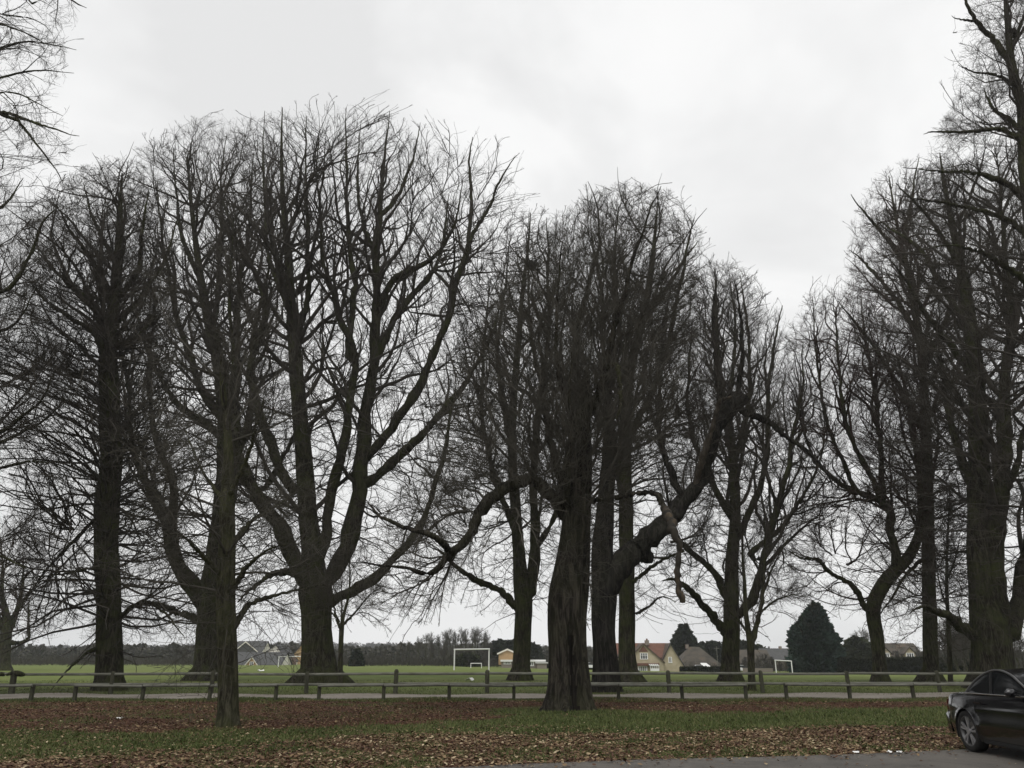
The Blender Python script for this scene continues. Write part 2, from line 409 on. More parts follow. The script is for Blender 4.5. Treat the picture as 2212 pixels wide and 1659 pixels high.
        Sg, Sr = spawn(rg, np.concatenate([res(B1, 9), res(H, 9)]), np.concatenate([B1r, resr(HR, 9)]), n2, (.15, 1), .75, ang[1], .45, (.5, lmax[1]), up[1], K=6, rs=.0095 * thick, jit=jit * 1.5, **rk)
        ch.append(tubes(Sg - O, Sr, 4)); Sg, Sr = np.concatenate([Sg[:, a:a + 2] for a in range(5)]), np.concatenate([Sr[:, a:a + 2] for a in range(5)])
    Sg = np.concatenate([Sg] + [B2[:, a:a + 2] for a in range(6)]); Sr = np.concatenate([Sr] + [B2r[:, a:a + 2] for a in range(6)])
    E = np.zeros((0, 2, 3)); Er = np.zeros((0, 2))
    if epi:
        full = spline(np.concatenate([C[1:], R[1:, None]], 1), 22)
        E0, E0r = spawn(rg, full[None, :, :3], full[None, :, 3], epi, epi_t, 1.0, (55, 110), .6, epi_l, epi_up, .2, 7, .0065 * thick, None)
        ch.append(tubes(E0 - O, E0r, 4))
        E2, E2r = spawn(rg, E0, E0r, epi * 6, (.1, 1), .8, (30, 70), .42, (.3, 1.8), epi_up, .26, 7, .0065 * thick, None)
        ch.append(tubes(E2 - O, E2r, 3)); E = np.concatenate([E2[:, a:a + 2] for a in (1, 3, 5)]); Er = np.concatenate([E2r[:, a:a + 2] for a in (1, 3, 5)])
    Tp = np.concatenate([Sg, E]); Tr = np.concatenate([Sr, Er]); tw = 1.0 / (np.linalg.norm(Tp[:, 1] - Tp[:, 0], axis=1) + .05) * np.clip(.03 / (Tr[:, 1] + .004), .25, 3.2)
    B3, B3r = spawn(rg, Tp, Tr, n3, (.1, 1), .9, ang[2], 1e3, (tl[0], tl[1]), up[2], K=4, rs=.0115 * thick, jit=.20, w=tw, rk=.9, lrand=True, **rk)
    ch.append(tubes(B3 - O, np.maximum(B3r, tipr), 3))
    if n4:
        B4, B4r = spawn(rg, B3, B3r, n4, (.15, 1), .8, ang[3], 1e3, (tl[0] * .5, tl[1] * .55), up[3], K=3, rs=.0125 * thick, jit=.22, rk=.9, lrand=True, **rk)
        ch.append(tubes(B4 - O, np.maximum(B4r, tipr * .8), 3))
    V, Q = join(ch)
    mesh_np('crown', V, [Q], M[twig], root)
    return root
# ------------------------------------------------------------------ the trees of the park
def gy(px, py): return float(ground_at(px, py)[1])
GT = 'bare park trees'
# tall straight lime on the left
YA = gy(235, 1492)
tree('lime_tree', 'tall bare tree with one straight thick trunk, leftmost of the big trees behind the rails', 'tree', YA,
     [(237, 1500, 33), (236, 1470, 29), (236, 1400, 26), (236, 1301, 25), (230, 1180, 24), (231, 1090, 24), (241, 1000, 22), (237, 880, 21), (234, 790, 19), (240, 700, 13), (250, 620, 10.5), (257, 540, 8.5), (259, 460, 6), (264, 375, 1.5)],
     [([(234, 770, 9), (205, 715, 7.5), (163, 690, 5.5), (104, 652, 3.2), (60, 600, 1.2)], -3),
      ([(235, 745, 9), (212, 690, 7.5), (200, 650, 6), (153, 615, 4.5), (104, 562, 3), (72, 520, 1)], 2),
      ([(246, 650, 8), (220, 600, 6), (194, 556, 5), (153, 500, 3.5), (120, 440, 1)], -2),
      ([(247, 750, 8), (300, 727, 6.5), (338, 670, 5), (326, 600, 3.5), (345, 520, 1.2)], 3),
      ([(254, 640, 7), (300, 580, 5.5), (308, 500, 4), (320, 410, 1.2)], -2),
      ([(250, 700, 7), (310, 640, 5.5), (360, 560, 4), (385, 470, 1.2)], 2),
      ([(255, 560, 5), (215, 500, 4), (190, 440, 2.6), (180, 395, 1)], 2),
      ([(232, 1235, 5), (190, 1230, 4), (139, 1240, 3), (42, 1250, 1)], -3, {'w': .8}),
      ([(228, 1100, 5), (170, 1160, 4), (100, 1230, 2.6), (60, 1290, 1)], 2, {'w': .8}),
      ([(258, 1330, 5), (310, 1300, 3.6), (360, 1330, 2.6), (400, 1380, 1)], -3, {'w': .7}),
      ([(215, 1400, 4.5), (185, 1415, 3.4), (150, 1450, 2.6), (110, 1490, 1.2)], -5, {'w': .25})],
     [(340, 225, 310), (400, 120, 345), (480, 60, 380), (620, 25, 400), (760, 20, 380), (900, 30, 390), (1050, 35, 400), (1250, 40, 400), (1360, 90, 390), (1410, 140, 330)],
     seed=11, na=17000, auto=34, auto_t=(.28, .95), auto_l=(4, 11), counts=(150, 1377, 16000, 19800), epi=70, epi_t=(.08, .62), epi_l=(2, 8), flare=.5, thick=1.1)
# big spreading tree behind the young one
YC = gy(452, 1470)
tree('spreading_tree', 'broad bare tree with flared base and leaning limbs just behind the slim front trunk', 'tree', YC,
     [(447, 1474, 44), (447, 1445, 32), (450, 1400, 27), (455, 1330, 28), (462, 1250, 26), (476, 1150, 23), (488, 1060, 24), (495, 980, 25), (489, 900, 19), (476, 800, 15), (458, 720, 12), (440, 640, 9), (425, 540, 6.5), (412, 430, 4), (405, 335, 1)],
     [([(445, 1310, 20), (412, 1262, 19), (385, 1215, 17), (366, 1125, 14), (345, 1075, 12), (305, 1015, 9), (280, 900, 6.5), (262, 780, 4), (240, 660, 1)], -4),
      ([(372, 1140, 10), (376, 1044, 8.5), (342, 975, 7), (327, 890, 5.5), (322, 780, 4), (335, 640, 1.5)], 3),
      ([(446, 1350, 9), (400, 1329, 8), (352, 1312, 6.5), (301, 1303, 4.5), (260, 1340, 1.5)], -6, {'w': .8}),
      ([(497, 990, 14), (514, 900, 12), (517, 800, 10), (512, 700, 8), (520, 600, 6), (535, 480, 4), (548, 330, 1)], 4),
      ([(503, 1000, 12), (540, 910, 9), (548, 840, 8), (545, 720, 6), (575, 600, 4), (590, 420, 1)], -4),
      ([(480, 900, 11), (440, 850, 9), (400, 760, 7), (375, 660, 5.5), (355, 540, 4), (340, 390, 1)], 5),
      ([(488, 960, 10), (440, 915, 9), (400, 890, 8), (350, 830, 6), (310, 740, 4.5), (290, 620, 1.5)], -3),
      ([(455, 730, 8), (470, 640, 6.5), (478, 540, 5), (482, 430, 3), (490, 290, 1)], 3),
      ([(430, 600, 6), (395, 520, 4.6), (380, 430, 3), (375, 320, 1)], -3),
      ([(500, 1010, 12), (560, 1060, 8), (600, 1010, 6), (640, 930, 4), (660, 830, 1.5)], -6)],
     [(255, 440, 600), (300, 340, 620), (350, 270, 620), (450, 250, 620), (600, 250, 620), (800, 230, 640), (1000, 230, 650), (1150, 250, 630), (1240, 280, 570), (1310, 300, 480), (1360, 330, 440)],
     seed=12, na=17000, auto=26, auto_t=(.35, .9), counts=(170, 1507, 17000, 20900), epi=60, epi_t=(.06, .5), epi_l=(2, 9), flare=.8, lobes=6)
# young thinner tree in front
YB = gy(490, 1572)
tree('young_tree', 'slim trunk with thin pale hanging shoots standing in the leaf litter nearest the road', 'tree', YB,
     [(490, 1576, 26), (490, 1560, 21.5), (491, 1500, 20), (491, 1400, 19.5), (487, 1280, 19), (489, 1180, 17), (491, 1080, 14), (493, 980, 10), (488, 900, 7), (480, 830, 5), (476, 770, 2)],
     [([(492, 1290, 8), (530, 1230, 5), (575, 1190, 3), (620, 1175, 1)], -2),
      ([(490, 1380, 8), (535, 1310, 6.5), (580, 1290, 4.5), (640, 1275, 3), (700, 1262, 1)], 1.5),
      ([(488, 1250, 7), (440, 1200, 4.5), (400, 1160, 3), (360, 1150, 1)], -2),
      ([(490, 1100, 6), (455, 1050, 4.5), (425, 1000, 3), (400, 930, 1)], 1.5),
      ([(492, 1080, 6), (530, 1000, 4.5), (550, 930, 3), (570, 860, 1)], -1.5),
      ([(489, 1200, 6), (540, 1130, 4.5), (600, 1090, 3), (640, 1060, 1)], 2)],
     None, seed=13, mat='bark_b', twig='twig_pale', auto=12, auto_t=(.3, .95), auto_l=(1.0, 3.4), auto_a=(45, 80), counts=(40, 150, 1300, 1200), epi=34, epi_t=(.12, .6), epi_l=(.6, 2.0), epi_up=-.10,
     lmax=(2.2, 1.1, .6, .3), flare=.35, thick=.8, up=(.05, .03, .0, .0))
# the tallest, many-stemmed tree
YD = gy(685, 1476)
tree('many_stemmed_tree', 'tallest bare tree, its stout flared trunk splitting low into several upright stems', 'tree', YD,
     [(686, 1482, 54), (686, 1465, 44), (687, 1440, 36), (686, 1400, 32), (684, 1350, 31), (682, 1310, 32), (680, 1275, 34), (678, 1235, 25), (672, 1170, 21), (664, 1100, 19), (658, 1010, 18), (650, 920, 16), (642, 830, 15), (636, 750, 13), (628, 650, 10.5), (622, 545, 8), (613, 455, 6), (609, 380, 4), (608, 300, 2.4), (610, 232, .8)],
     [([(668, 1270, 17), (640, 1215, 17), (604, 1142, 16), (568, 1090, 14), (533, 1025, 12), (512, 960, 9), (505, 860, 7), (495, 740, 5), (500, 600, 3), (505, 470, 1)], -5),
      ([(652, 1080, 12), (637, 1058, 12), (610, 1015, 12), (584, 950, 11), (560, 880, 9.5), (545, 780, 8.5), (572, 700, 8), (560, 640, 7), (541, 590, 6), (512, 530, 4), (480, 450, 2.6), (462, 360, 1)], 4),
      ([(683, 1240, 15), (694, 1145, 13), (706, 1046, 12), (733, 955, 10.5), (748, 860, 9.5), (756, 765, 9), (728, 690, 7.5), (722, 637, 6.5), (700, 580, 5), (690, 470, 3.4), (682, 370, 2.4), (690, 270, .8)], -3),
      ([(754, 770, 7), (766, 640, 7), (760, 540, 5.6), (752, 440, 4.4), (748, 340, 3), (748, 232, .8)], 3),
      ([(698, 1268, 24), (726, 1215, 22), (754, 1145, 20), (775, 1050, 18), (788, 966, 16), (796, 867, 14), (806, 768, 12.5), (812, 690, 12), (813, 600, 10.5), (813, 528, 9.5), (823, 440, 7), (828, 364, 4.5), (842, 240, .9)], 2),
      ([(780, 1056, 10), (835, 1012, 10.5), (886, 962, 9.5), (935, 912, 8), (990, 846, 6.5), (1025, 790, 5), (1060, 720, 3.6), (1090, 640, 1.2)], -5),
      ([(800, 985, 10), (836, 940, 11), (884, 880, 10.5), (918, 815, 9.5), (948, 740, 9), (972, 674, 8.5), (985, 612, 7.5), (1010, 554, 6.5), (1020, 474, 5), (1014, 364, 3.4), (1021, 296, .9)], 4),
      ([(985, 614, 5.5), (1023, 510, 5), (1057, 452, 4), (1080, 394, 2.8), (1116, 335, .9)], -3),
      ([(712, 1300, 12), (756, 1277, 12), (812, 1242, 11.5), (866, 1190, 10), (907, 1137, 8.5), (932, 1070, 7.5), (958, 990, 6), (968, 927, 4.6), (985, 830, 1.5)], -6),
      ([(668, 1262, 10), (640, 1242, 9), (598, 1236, 7.5), (552, 1262, 5), (514, 1300, 2)], -5, {'w': .6}),
      ([(812, 690, 9), (843, 612, 8), (894, 578, 6.5), (948, 546, 5), (985, 470, 3), (1000, 380, 1)], -4),
      ([(806, 800, 9), (843, 710, 8), (884, 645, 7), (930, 600, 5.5), (960, 520, 3.6), (970, 420, 1)], 5),
      ([(820, 470, 5), (862, 420, 4), (890, 350, 2.8), (908, 265, .8)], 3),
      ([(815, 560, 6), (780, 480, 4.4), (772, 390, 3), (780, 260, .8)], 2),
      ([(635, 740, 8), (665, 640, 6), (672, 520, 4.6), (668, 400, 3), (662, 250, .8)], -3),
      ([(630, 680, 7), (592, 590, 5.4), (572, 480, 4), (565, 370, 2.6), (572, 240, .8)], 3)],
     [(256, 560, 890), (282, 520, 940), (312, 460, 1110), (375, 430, 1165), (500, 420, 1180), (700, 430, 1150), (900, 470, 1080), (1100, 500, 1010), (1230, 550, 960), (1300, 640, 880)],
     seed=14, na=20000, auto=26, auto_t=(.2, .75), auto_l=(5, 13), counts=(250, 1900, 17000, 24200), epi=40, epi_t=(.12, .4), epi_l=(2, 7), flare=.75, lobes=7, jit=.12,
     ang=((22, 55), (28, 58), (30, 62), (30, 65)), lmax=(9, 4.0, 1.7, .7), thick=1.0, ridge=.04)
# tree with the side limb, behind the old hollow one
YF = gy(1126, 1470)
tree('fork_stemmed_tree', 'bare tree with a long side limb to the left, beside the largest goal', 'tree', YF,
     [(1124, 1474, 26), (1125, 1455, 20), (1127, 1400, 18.5), (1131, 1329, 19), (1129, 1280, 20), (1121, 1200, 14), (1116, 1131, 12), (1110, 1050, 11), (1106, 950, 9.5), (1110, 850, 8), (1120, 740, 6.5), (1128, 640, 5), (1140, 540, 3), (1146, 460, .9)],
     [([(1122, 1322, 9), (1083, 1278, 8), (1030, 1254, 6.8), (987, 1226, 5), (955, 1195, 3), (925, 1180, 1)], -4),
      ([(1138, 1300, 12), (1156, 1175, 11), (1154, 1060, 9.5), (1165, 940, 8), (1180, 820, 6.5), (1190, 690, 5), (1185, 560, 3), (1180, 470, .9)], 3),
      ([(1118, 1150, 8), (1080, 1050, 6.5), (1050, 950, 5.5), (1040, 840, 4.5), (1050, 720, 3), (1060, 600, 1)], -3),
      ([(1108, 960, 7), (1080, 860, 5.5), (1075, 740, 4.2), (1090, 620, 2.8), (1100, 520, .9)], 3),
      ([(1150, 1200, 7), (1200, 1110, 5.6), (1220, 1000, 4.4), (1235, 870, 3), (1240, 740, 1)], -3)],
     [(455, 1120, 1190), (520, 1040, 1240), (650, 965, 1270), (850, 925, 1290), (1000, 925, 1290), (1150, 930, 1260), (1270, 960, 1220), (1330, 990, 1160)],
     seed=15, na=10000, auto=14, auto_t=(.25, .9), counts=(110, 971, 10400, 12320), epi=20, epi_t=(.1, .35), flare=.45, ang=((20, 45), (25, 50), (28, 58), (30, 60)))
# the old hollow tree
YG = gy(1225, 1534)
def hwid(h): return .19 + .05 * np.sin(h * 3.1 + .6) + .03 * np.sin(h * 8.3) - .10 * sstep(1.2, 2.6, h)
def hol(h, th):
    d = np.abs(((th - (-1.30 - .05 * h)) + np.pi) % (2 * np.pi) - np.pi)
    return 1 - .40 * np.exp(-(d / (hwid(h) + .05)) ** 2) * (1 - sstep(2.0, 3.0, h))
def holsel(V, Q):
    c = V[Q].mean(1); h = c[:, 2] + .25; th = np.arctan2(c[:, 1], c[:, 0])
    d = np.abs(((th - (-1.30 - .05 * h)) + np.pi) % (2 * np.pi) - np.pi)
    return (d < hwid(h) * .85) & (h < 2.5)
SH = dict(sc_up=.42, sc_out=.3, ang=((18, 62), (18, 42), (22, 48), (25, 50)), up=(.30, .22, .15, .10))
tree('hollow_tree', 'stout old tree with a dark slit in its trunk and thick upright shoots', 'tree', YG,
     [(1228, 1545, 62), (1228, 1528, 53), (1228, 1500, 48), (1228, 1460, 45), (1228, 1409, 42), (1228, 1340, 42), (1230, 1280, 43), (1236, 1220, 39), (1244, 1150, 33), (1250, 1080, 28), (1254, 1000, 24), (1256, 920, 21), (1262, 860, 16), (1268, 800, 6)],
     [([(1215, 1110, 15), (1180, 1055, 14), (1140, 1030, 14), (1088, 1052, 14), (1058, 1082, 14), (1028, 1116, 13), (1010, 1163, 12), (970, 1197, 9.5), (928, 1239, 7), (875, 1229, 4.5), (816, 1224, 3), (756, 1216, 1)], -2.5, {'w': .8}),
      ([(975, 1195, 8), (935, 1157, 7.5), (878, 1136, 6), (822, 1113, 4), (790, 1080, 1.2)], .5, {'y0': -2.2, 'w': .6}),
      ([(1222, 1080, 12), (1190, 960, 10), (1176, 850, 8), (1160, 760, 6), (1150, 660, 4), (1140, 560, 1.2)], 2),
      ([(1262, 900, 13), (1300, 850, 10), (1312, 790, 8), (1340, 680, 6), (1368, 560, 4), (1395, 470, 2.6), (1428, 402, .9)], -1.5),
      ([(1256, 880, 12), (1240, 800, 9), (1252, 700, 7), (1270, 600, 5), (1290, 500, 3), (1270, 392, .8)], 1.5),
      ([(1312, 792, 5), (1335, 790, 6), (1340, 830, 5), (1342, 870, 4.5), (1330, 905, 1.6)], -.6, {'y0': -.6, 'w': .3, 'mat': 'bark_b'}),
      ([(1244, 905, 8), (1222, 850, 7), (1200, 760, 5), (1205, 640, 3.4), (1215, 520, 1)], -2),
      ([(1230, 1130, 9), (1225, 1010, 8), (1235, 930, 6), (1228, 860, 4), (1235, 760, 1.2)], -1.7, {'y0': -.5}),
      ([(1266, 1085, 6), (1325, 1076, 6.5), (1384, 1067, 7), (1420, 1071, 8.5), (1437, 1103, 10)], -1.2, {'y0': -.4, 'w': .25}),
      ([(1437, 1103, 9.5), (1449, 1147, 10), (1463, 1179, 8), (1462, 1226, 8), (1469, 1266, 9), (1475, 1298, 9)], -.15, {'y0': -1.6, 'bare': True, 'name': 'broken_branch', 'mat': 'torn2', 'label': 'hanging dead branch with a torn pale patch'})],
     [(402, 1250, 1300), (420, 1250, 1440), (450, 1190, 1470), (520, 1100, 1500), (640, 1030, 1510), (800, 960, 1500), (950, 900, 1450), (1060, 850, 1360), (1150, 800, 1320), (1280, 760, 1300), (1350, 900, 1290)],
     deep=.55, seed=16, na=9000, mat='bark_g', twig='twig_pale', auto=26, auto_t=(.5, .99), auto_a=(35, 80), auto_l=(2, 7), auto_up=.22, counts=(150, 942, 10400, 9240), epi=60, epi_t=(.28, .8), epi_l=(.8, 2.6), epi_up=.02,
     lmax=(5.5, 2.2, 1.0, .5), indent=hol, hollow=holsel, flare=.55, lobes=6, thick=.62, ridge=.06, **SH)
# leaning, broken tree behind it
YH = gy(1306, 1494)
tree('leaning_tree', 'dark bare tree whose trunk bends into a huge leaning limb ending in a knotted burl', 'tree', YH,
     [(1308, 1498, 34), (1308, 1475, 28), (1306, 1400, 25), (1304, 1340, 25), (1304, 1280, 26), (1303, 1230, 24), (1303, 1160, 20), (1308, 1080, 17), (1316, 1000, 15), (1316, 900, 12), (1312, 830, 8), (1325, 720, 5), (1335, 600, 1.5)],
     [([(1304, 1285, 24), (1324, 1242, 27), (1356, 1204, 27), (1400, 1168, 25), (1437, 1130, 24), (1470, 1098, 20), (1488, 1074, 20), (1518, 1040, 16), (1532, 990, 14), (1548, 930, 15), (1570, 888, 20), (1592, 866, 26), (1606, 855, 24)], -.5, {'name': 'leaning_limb'}),
      ([(1590, 872, 10), (1612, 893, 8), (1660, 912, 7), (1700, 944, 6), (1740, 972, 4.5), (1780, 1010, 3), (1800, 1060, 1)], -2),
      ([(1500, 1060, 8), (1518, 985, 8), (1540, 920, 7), (1552, 870, 6), (1580, 858, 4)], -1.2, {'mat': 'torn', 'w': .2, 'y0': -.6, 'label': 'barkless pale strip of dead wood'}),
      ([(1378, 1188, 22), (1392, 1200, 19), (1402, 1209, 13), (1408, 1214, 4)], 0, {'bare': True, 'name': 'burl'}),
      ([(1480, 1085, 8), (1440, 1000, 7), (1420, 900, 5.5), (1430, 780, 4), (1440, 660, 1.2)], 2.5),
      ([(1560, 890, 8), (1545, 800, 6), (1541, 700, 4.5), (1550, 585, 1)], 1),
      ([(1590, 868, 7), (1605, 780, 5), (1600, 690, 3.5), (1585, 600, .9)], -1)],
     [(560, 1530, 1600), (620, 1280, 1640), (760, 1270, 1680), (880, 1280, 1690), (980, 1340, 1690), (1060, 1440, 1650), (1150, 1490, 1600)],
     deep=.6, seed=17, na=4500, mat='bark_h', twig='twig', auto=16, auto_t=(.35, .98), auto_a=(40, 90), auto_l=(2, 8), auto_up=.28, counts=(70, 485, 7600, 7920), epi=18, epi_t=(.1, .5), epi_l=(.8, 2.5), lmax=(6, 2.6, 1.2, .5), flare=.4, ridge=.07, thick=.75, **SH)
# straight tree between the hollow one and the house
YI = gy(1358, 1475)
tree('straight_tree', 'tree with a straight smooth trunk standing in front of the red tiled house', 'tree', YI,
     [(1358, 1479, 36), (1357, 1462, 24), (1355, 1420, 18.5), (1354, 1330, 17.5), (1354, 1210, 17), (1352, 1100, 15.5), (1350, 1000, 14), (1352, 900, 12), (1362, 800, 10), (1380, 720, 9), (1398, 640, 7.5), (1410, 560, 5.5), (1416, 490, 3), (1422, 425, .9)],
     [([(1355, 1120, 8), (1330, 1000, 7), (1310, 880, 6), (1300, 740, 5), (1290, 600, 3.6), (1275, 470, 1)], 3),
      ([(1352, 960, 8), (1400, 860, 7), (1440, 760, 6), (1470, 650, 4.6), (1490, 540, 3), (1500, 470, .9)], -3),
      ([(1385, 700, 6), (1440, 620, 5), (1475, 560, 3.6), (1508, 520, 1)], 3),
      ([(1355, 1270, 5), (1395, 1235, 4.4), (1440, 1205, 3.4), (1480, 1190, 1)], -4, {'w': .7}),
      ([(1360, 820, 7), (1335, 700, 5.6), (1325, 580, 4), (1335, 440, 1)], -3),
      ([(1372, 1325, 3.5), (1400, 1312, 3), (1430, 1290, 2.2), (1460, 1300, .8)], -3, {'w': .7})],
     [(405, 1260, 1450), (450, 1210, 1505), (540, 1180, 1525), (700, 1180, 1540), (900, 1180, 1540), (1100, 1200, 1540), (1320, 1290, 1500)],
     seed=18, na=10000, auto=16, auto_t=(.35, .92), counts=(120, 1050, 12000, 14520), epi=18, epi_t=(.12, .4), flare=.55)
# rounded tree right of the house
YJ = gy(1577, 1472)
tree('round_crowned_tree', 'bare tree with curving low limbs on both sides, between tiled house and slim V-forked tree', 'tree', YJ,
     [(1577, 1476, 28), (1577, 1460, 22), (1578, 1420, 18), (1579, 1349, 17.5), (1580, 1290, 16), (1580, 1230, 14.5), (1584, 1171, 12.5), (1588, 1100, 11), (1584, 1000, 9.5), (1570, 900, 8), (1552, 800, 6.5), (1547, 700, 4.6), (1545, 580, 1)],
     [([(1590, 1333, 10), (1622, 1292, 9.5), (1640, 1220, 9), (1668, 1115, 8), (1696, 1030, 6.5), (1712, 950, 5), (1730, 860, 3.6), (1735, 740, 1)], -3),
      ([(1568, 1368, 9.5), (1540, 1330, 9.5), (1512, 1298, 8.5), (1482, 1266, 6.5), (1455, 1250, 4), (1430, 1255, 1.2)], -4),
      ([(1572, 1290, 8), (1540, 1230, 7.5), (1490, 1180, 6.5), (1462, 1150, 5), (1440, 1080, 3.5), (1430, 990, 1)], 3),
      ([(1586, 1180, 8), (1630, 1090, 7), (1655, 1000, 6), (1660, 880, 5), (1670, 760, 3.6), (1690, 660, 1)], 3),
      ([(1582, 1120, 7), (1535, 1030, 6), (1500, 940, 5), (1490, 830, 3.8), (1495, 700, 1)], -3),
      ([(1584, 1000, 6.5), (1610, 900, 5.5), (1618, 790, 4.4), (1615, 680, 3), (1600, 595, .9)], 3),
      ([(1575, 960, 6), (1580, 840, 5), (1590, 720, 3.6), (1575, 590, .9)], -3),
      ([(1618, 1200, 6), (1680, 1150, 5), (1730, 1080, 4), (1770, 1000, 2.6), (1790, 900, .9)], -2)],
     [(575, 1530, 1610), (620, 1490, 1660), (700, 1460, 1710), (850, 1420, 1780), (1000, 1410, 1810), (1150, 1420, 1800), (1280, 1430, 1740), (1360, 1480, 1660)],
     seed=19, na=8500, auto=12, auto_t=(.3, .9), counts=(110, 882, 9200, 9240), epi=10, epi_t=(.1, .3), up=(.20, .16, .12, .08), flare=.4, ang=((20, 50), (25, 50), (25, 55), (30, 60)))
# crooked tree
YK = gy(1902, 1473)
tree('crooked_tree', 'crooked bare tree forking into a thin left limb and a thick right limb', 'tree', YK,
     [(1901, 1477, 21), (1901, 1462, 16), (1899, 1430, 13.5), (1895, 1380, 13.5), (1887, 1340, 14), (1886, 1308, 15), (1898, 1280, 14), (1916, 1250, 13.5), (1940, 1226, 13), (1962, 1205, 11), (1985, 1150, 8.5), (1990, 1080, 7), (1980, 980, 5.5), (1960, 860, 4), (1930, 740, 1)],
     [([(1880, 1318, 7), (1868, 1310, 7.5), (1850, 1277, 6.8), (1834, 1256, 6.4), (1795, 1236, 5.4), (1766, 1209, 4.4), (1730, 1208, 3), (1705, 1190, 1)], -2),
      ([(1936, 1228, 10), (1924, 1150, 9), (1908, 1090, 8.5), (1850, 1068, 7), (1812, 1045, 5.5), (1765, 1000, 4), (1735, 930, 2.4), (1715, 850, .9)], 3),
      ([(1910, 1095, 7), (1880, 1028, 6.5), (1840, 946, 5.5), (1822, 890, 4.8), (1812, 790, 3.6), (1800, 640, .9)], -3),
      ([(1908, 1088, 6.5), (1905, 980, 5.5), (1890, 860, 4.4), (1870, 740, 3), (1860, 640, .9)], 3),
      ([(1850, 1066, 5), (1800, 960, 4.4), (1775, 860, 3.4), (1760, 740, 2.2), (1755, 640, .8)], 2)],
     [(600, 1740, 1900), (700, 1690, 2000), (850, 1680, 2040), (1000, 1680, 2050), (1150, 1690, 2060), (1260, 1690, 2030), (1330, 1800, 1960)],
     seed=20, na=8500, auto=8, auto_t=(.5, .95), counts=(100, 885, 10800, 11440), twig='twig_red', flare=.35, epi=8, epi_t=(.2, .4), jit=.17)
# slender straight tree beside it
YL = gy(2010, 1473)
tree('pole_trunked_tree', 'bare tree with a narrow dead straight trunk, just right of the crooked tree', 'tree', YL,
     [(2012, 1477, 28), (2012, 1460, 18), (2011, 1420, 15), (2009, 1324, 14.5), (2006, 1185, 13.5), (2004, 1046, 12), (2000, 920, 10.5), (1992, 780, 8.5), (1975, 660, 7), (1955, 560, 5), (1935, 470, 3), (1920, 380, .9)],
     [([(2000, 940, 7), (1950, 850, 6), (1900, 770, 5), (1850, 700, 3.4), (1810, 650, 1)], -3),
      ([(1994, 800, 7), (2040, 700, 6), (2070, 590, 4.6), (2085, 470, 3), (2080, 380, .9)], 3),
      ([(1985, 720, 6.5), (1930, 640, 5.4), (1880, 580, 4), (1835, 540, 1)], 2),
      ([(1960, 580, 5), (1910, 510, 4), (1870, 460, 2.8), (1838, 420, .9)], -2),
      ([(1950, 530, 4.6), (1970, 440, 3.4), (1985, 340, .9)], 2),
      ([(2004, 1200, 5), (1960, 1240, 4), (1920, 1300, 2.4), (1890, 1340, .8)], -3, {'w': .8})],
     [(350, 1890, 2060), (420, 1840, 2100), (560, 1820, 2130), (700, 1800, 2150), (900, 1830, 2150), (1150, 1850, 2150), (1300, 1860, 2130), (1400, 1880, 2110)],
     seed=21, na=9000, auto=34, auto_t=(.15, .92), auto_a=(55, 85), auto_l=(3, 9), counts=(120, 1056, 14000, 15840), epi=60, epi_t=(.1, .6), flare=.5, twig='twig_red')
# great multi-stemmed tree by the car
YM = 47.0
tree('great_tree', 'massive bare tree with several parallel stems standing behind the black car', 'tree', YM,
     [(2142, 1492, 50), (2142, 1470, 44), (2142, 1440, 40), (2140, 1380, 39), (2130, 1320, 32), (2118, 1250, 24), (2114, 1150, 22), (2114, 1046, 21), (2113, 940, 19), (2108, 820, 16), (2095, 700, 13), (2080, 600, 10), (2060, 500, 7), (2040, 400, 3.5), (2030, 330, 1)],
     [([(2152, 1370, 24), (2153, 1260, 22), (2157, 1150, 20), (2158, 1040, 18), (2156, 920, 16), (2165, 800, 13), (2175, 680, 10), (2170, 540, 7), (2160, 420, 4), (2150, 320, 1)], -3),
      ([(2165, 1390, 20), (2188, 1330, 18), (2206, 1240, 17), (2222, 1120, 15), (2235, 980, 13), (2240, 820, 10), (2235, 660, 7), (2230, 500, 2)], 3),
      ([(2118, 1385, 13), (2085, 1360, 13), (2052, 1337, 11), (2022, 1322, 8), (1990, 1310, 4), (1960, 1330, 1)], -4),
      ([(2106, 820, 9), (2060, 740, 7.5), (2010, 680, 6), (1960, 600, 4), (1920, 560, 1)], -3),
      ([(2095, 700, 8), (2035, 620, 6.4), (1985, 540, 5), (1930, 500, 3), (1890, 470, .9)], 3),
      ([(2114, 1060, 10), (2075, 980, 8), (2050, 880, 6.5), (2035, 780, 4.5), (2000, 700, 1.2)], 2),
      ([(2160, 1100, 9), (2190, 1020, 8), (2210, 930, 6.5), (2260, 880, 3)], -3),
      ([(2075, 580, 6), (2025, 500, 5), (1980, 440, 3.6), (1935, 395, 1)], -3)],
     [(320, 1960, 2260), (380, 1900, 2330), (470, 1860, 2370), (650, 1850, 2400), (850, 1880, 2420), (1050, 1900, 2420), (1250, 1920, 2420), (1400, 1960, 2380)],
     seed=22, na=8500, auto=24, auto_t=(.2, .9), auto_a=(45, 85), auto_l=(3, 9), counts=(150, 1260, 16000, 16720), epi=90, epi_t=(.08, .6), epi_l=(1, 3.5), flare=.4, ridge=.06, thick=1.1)
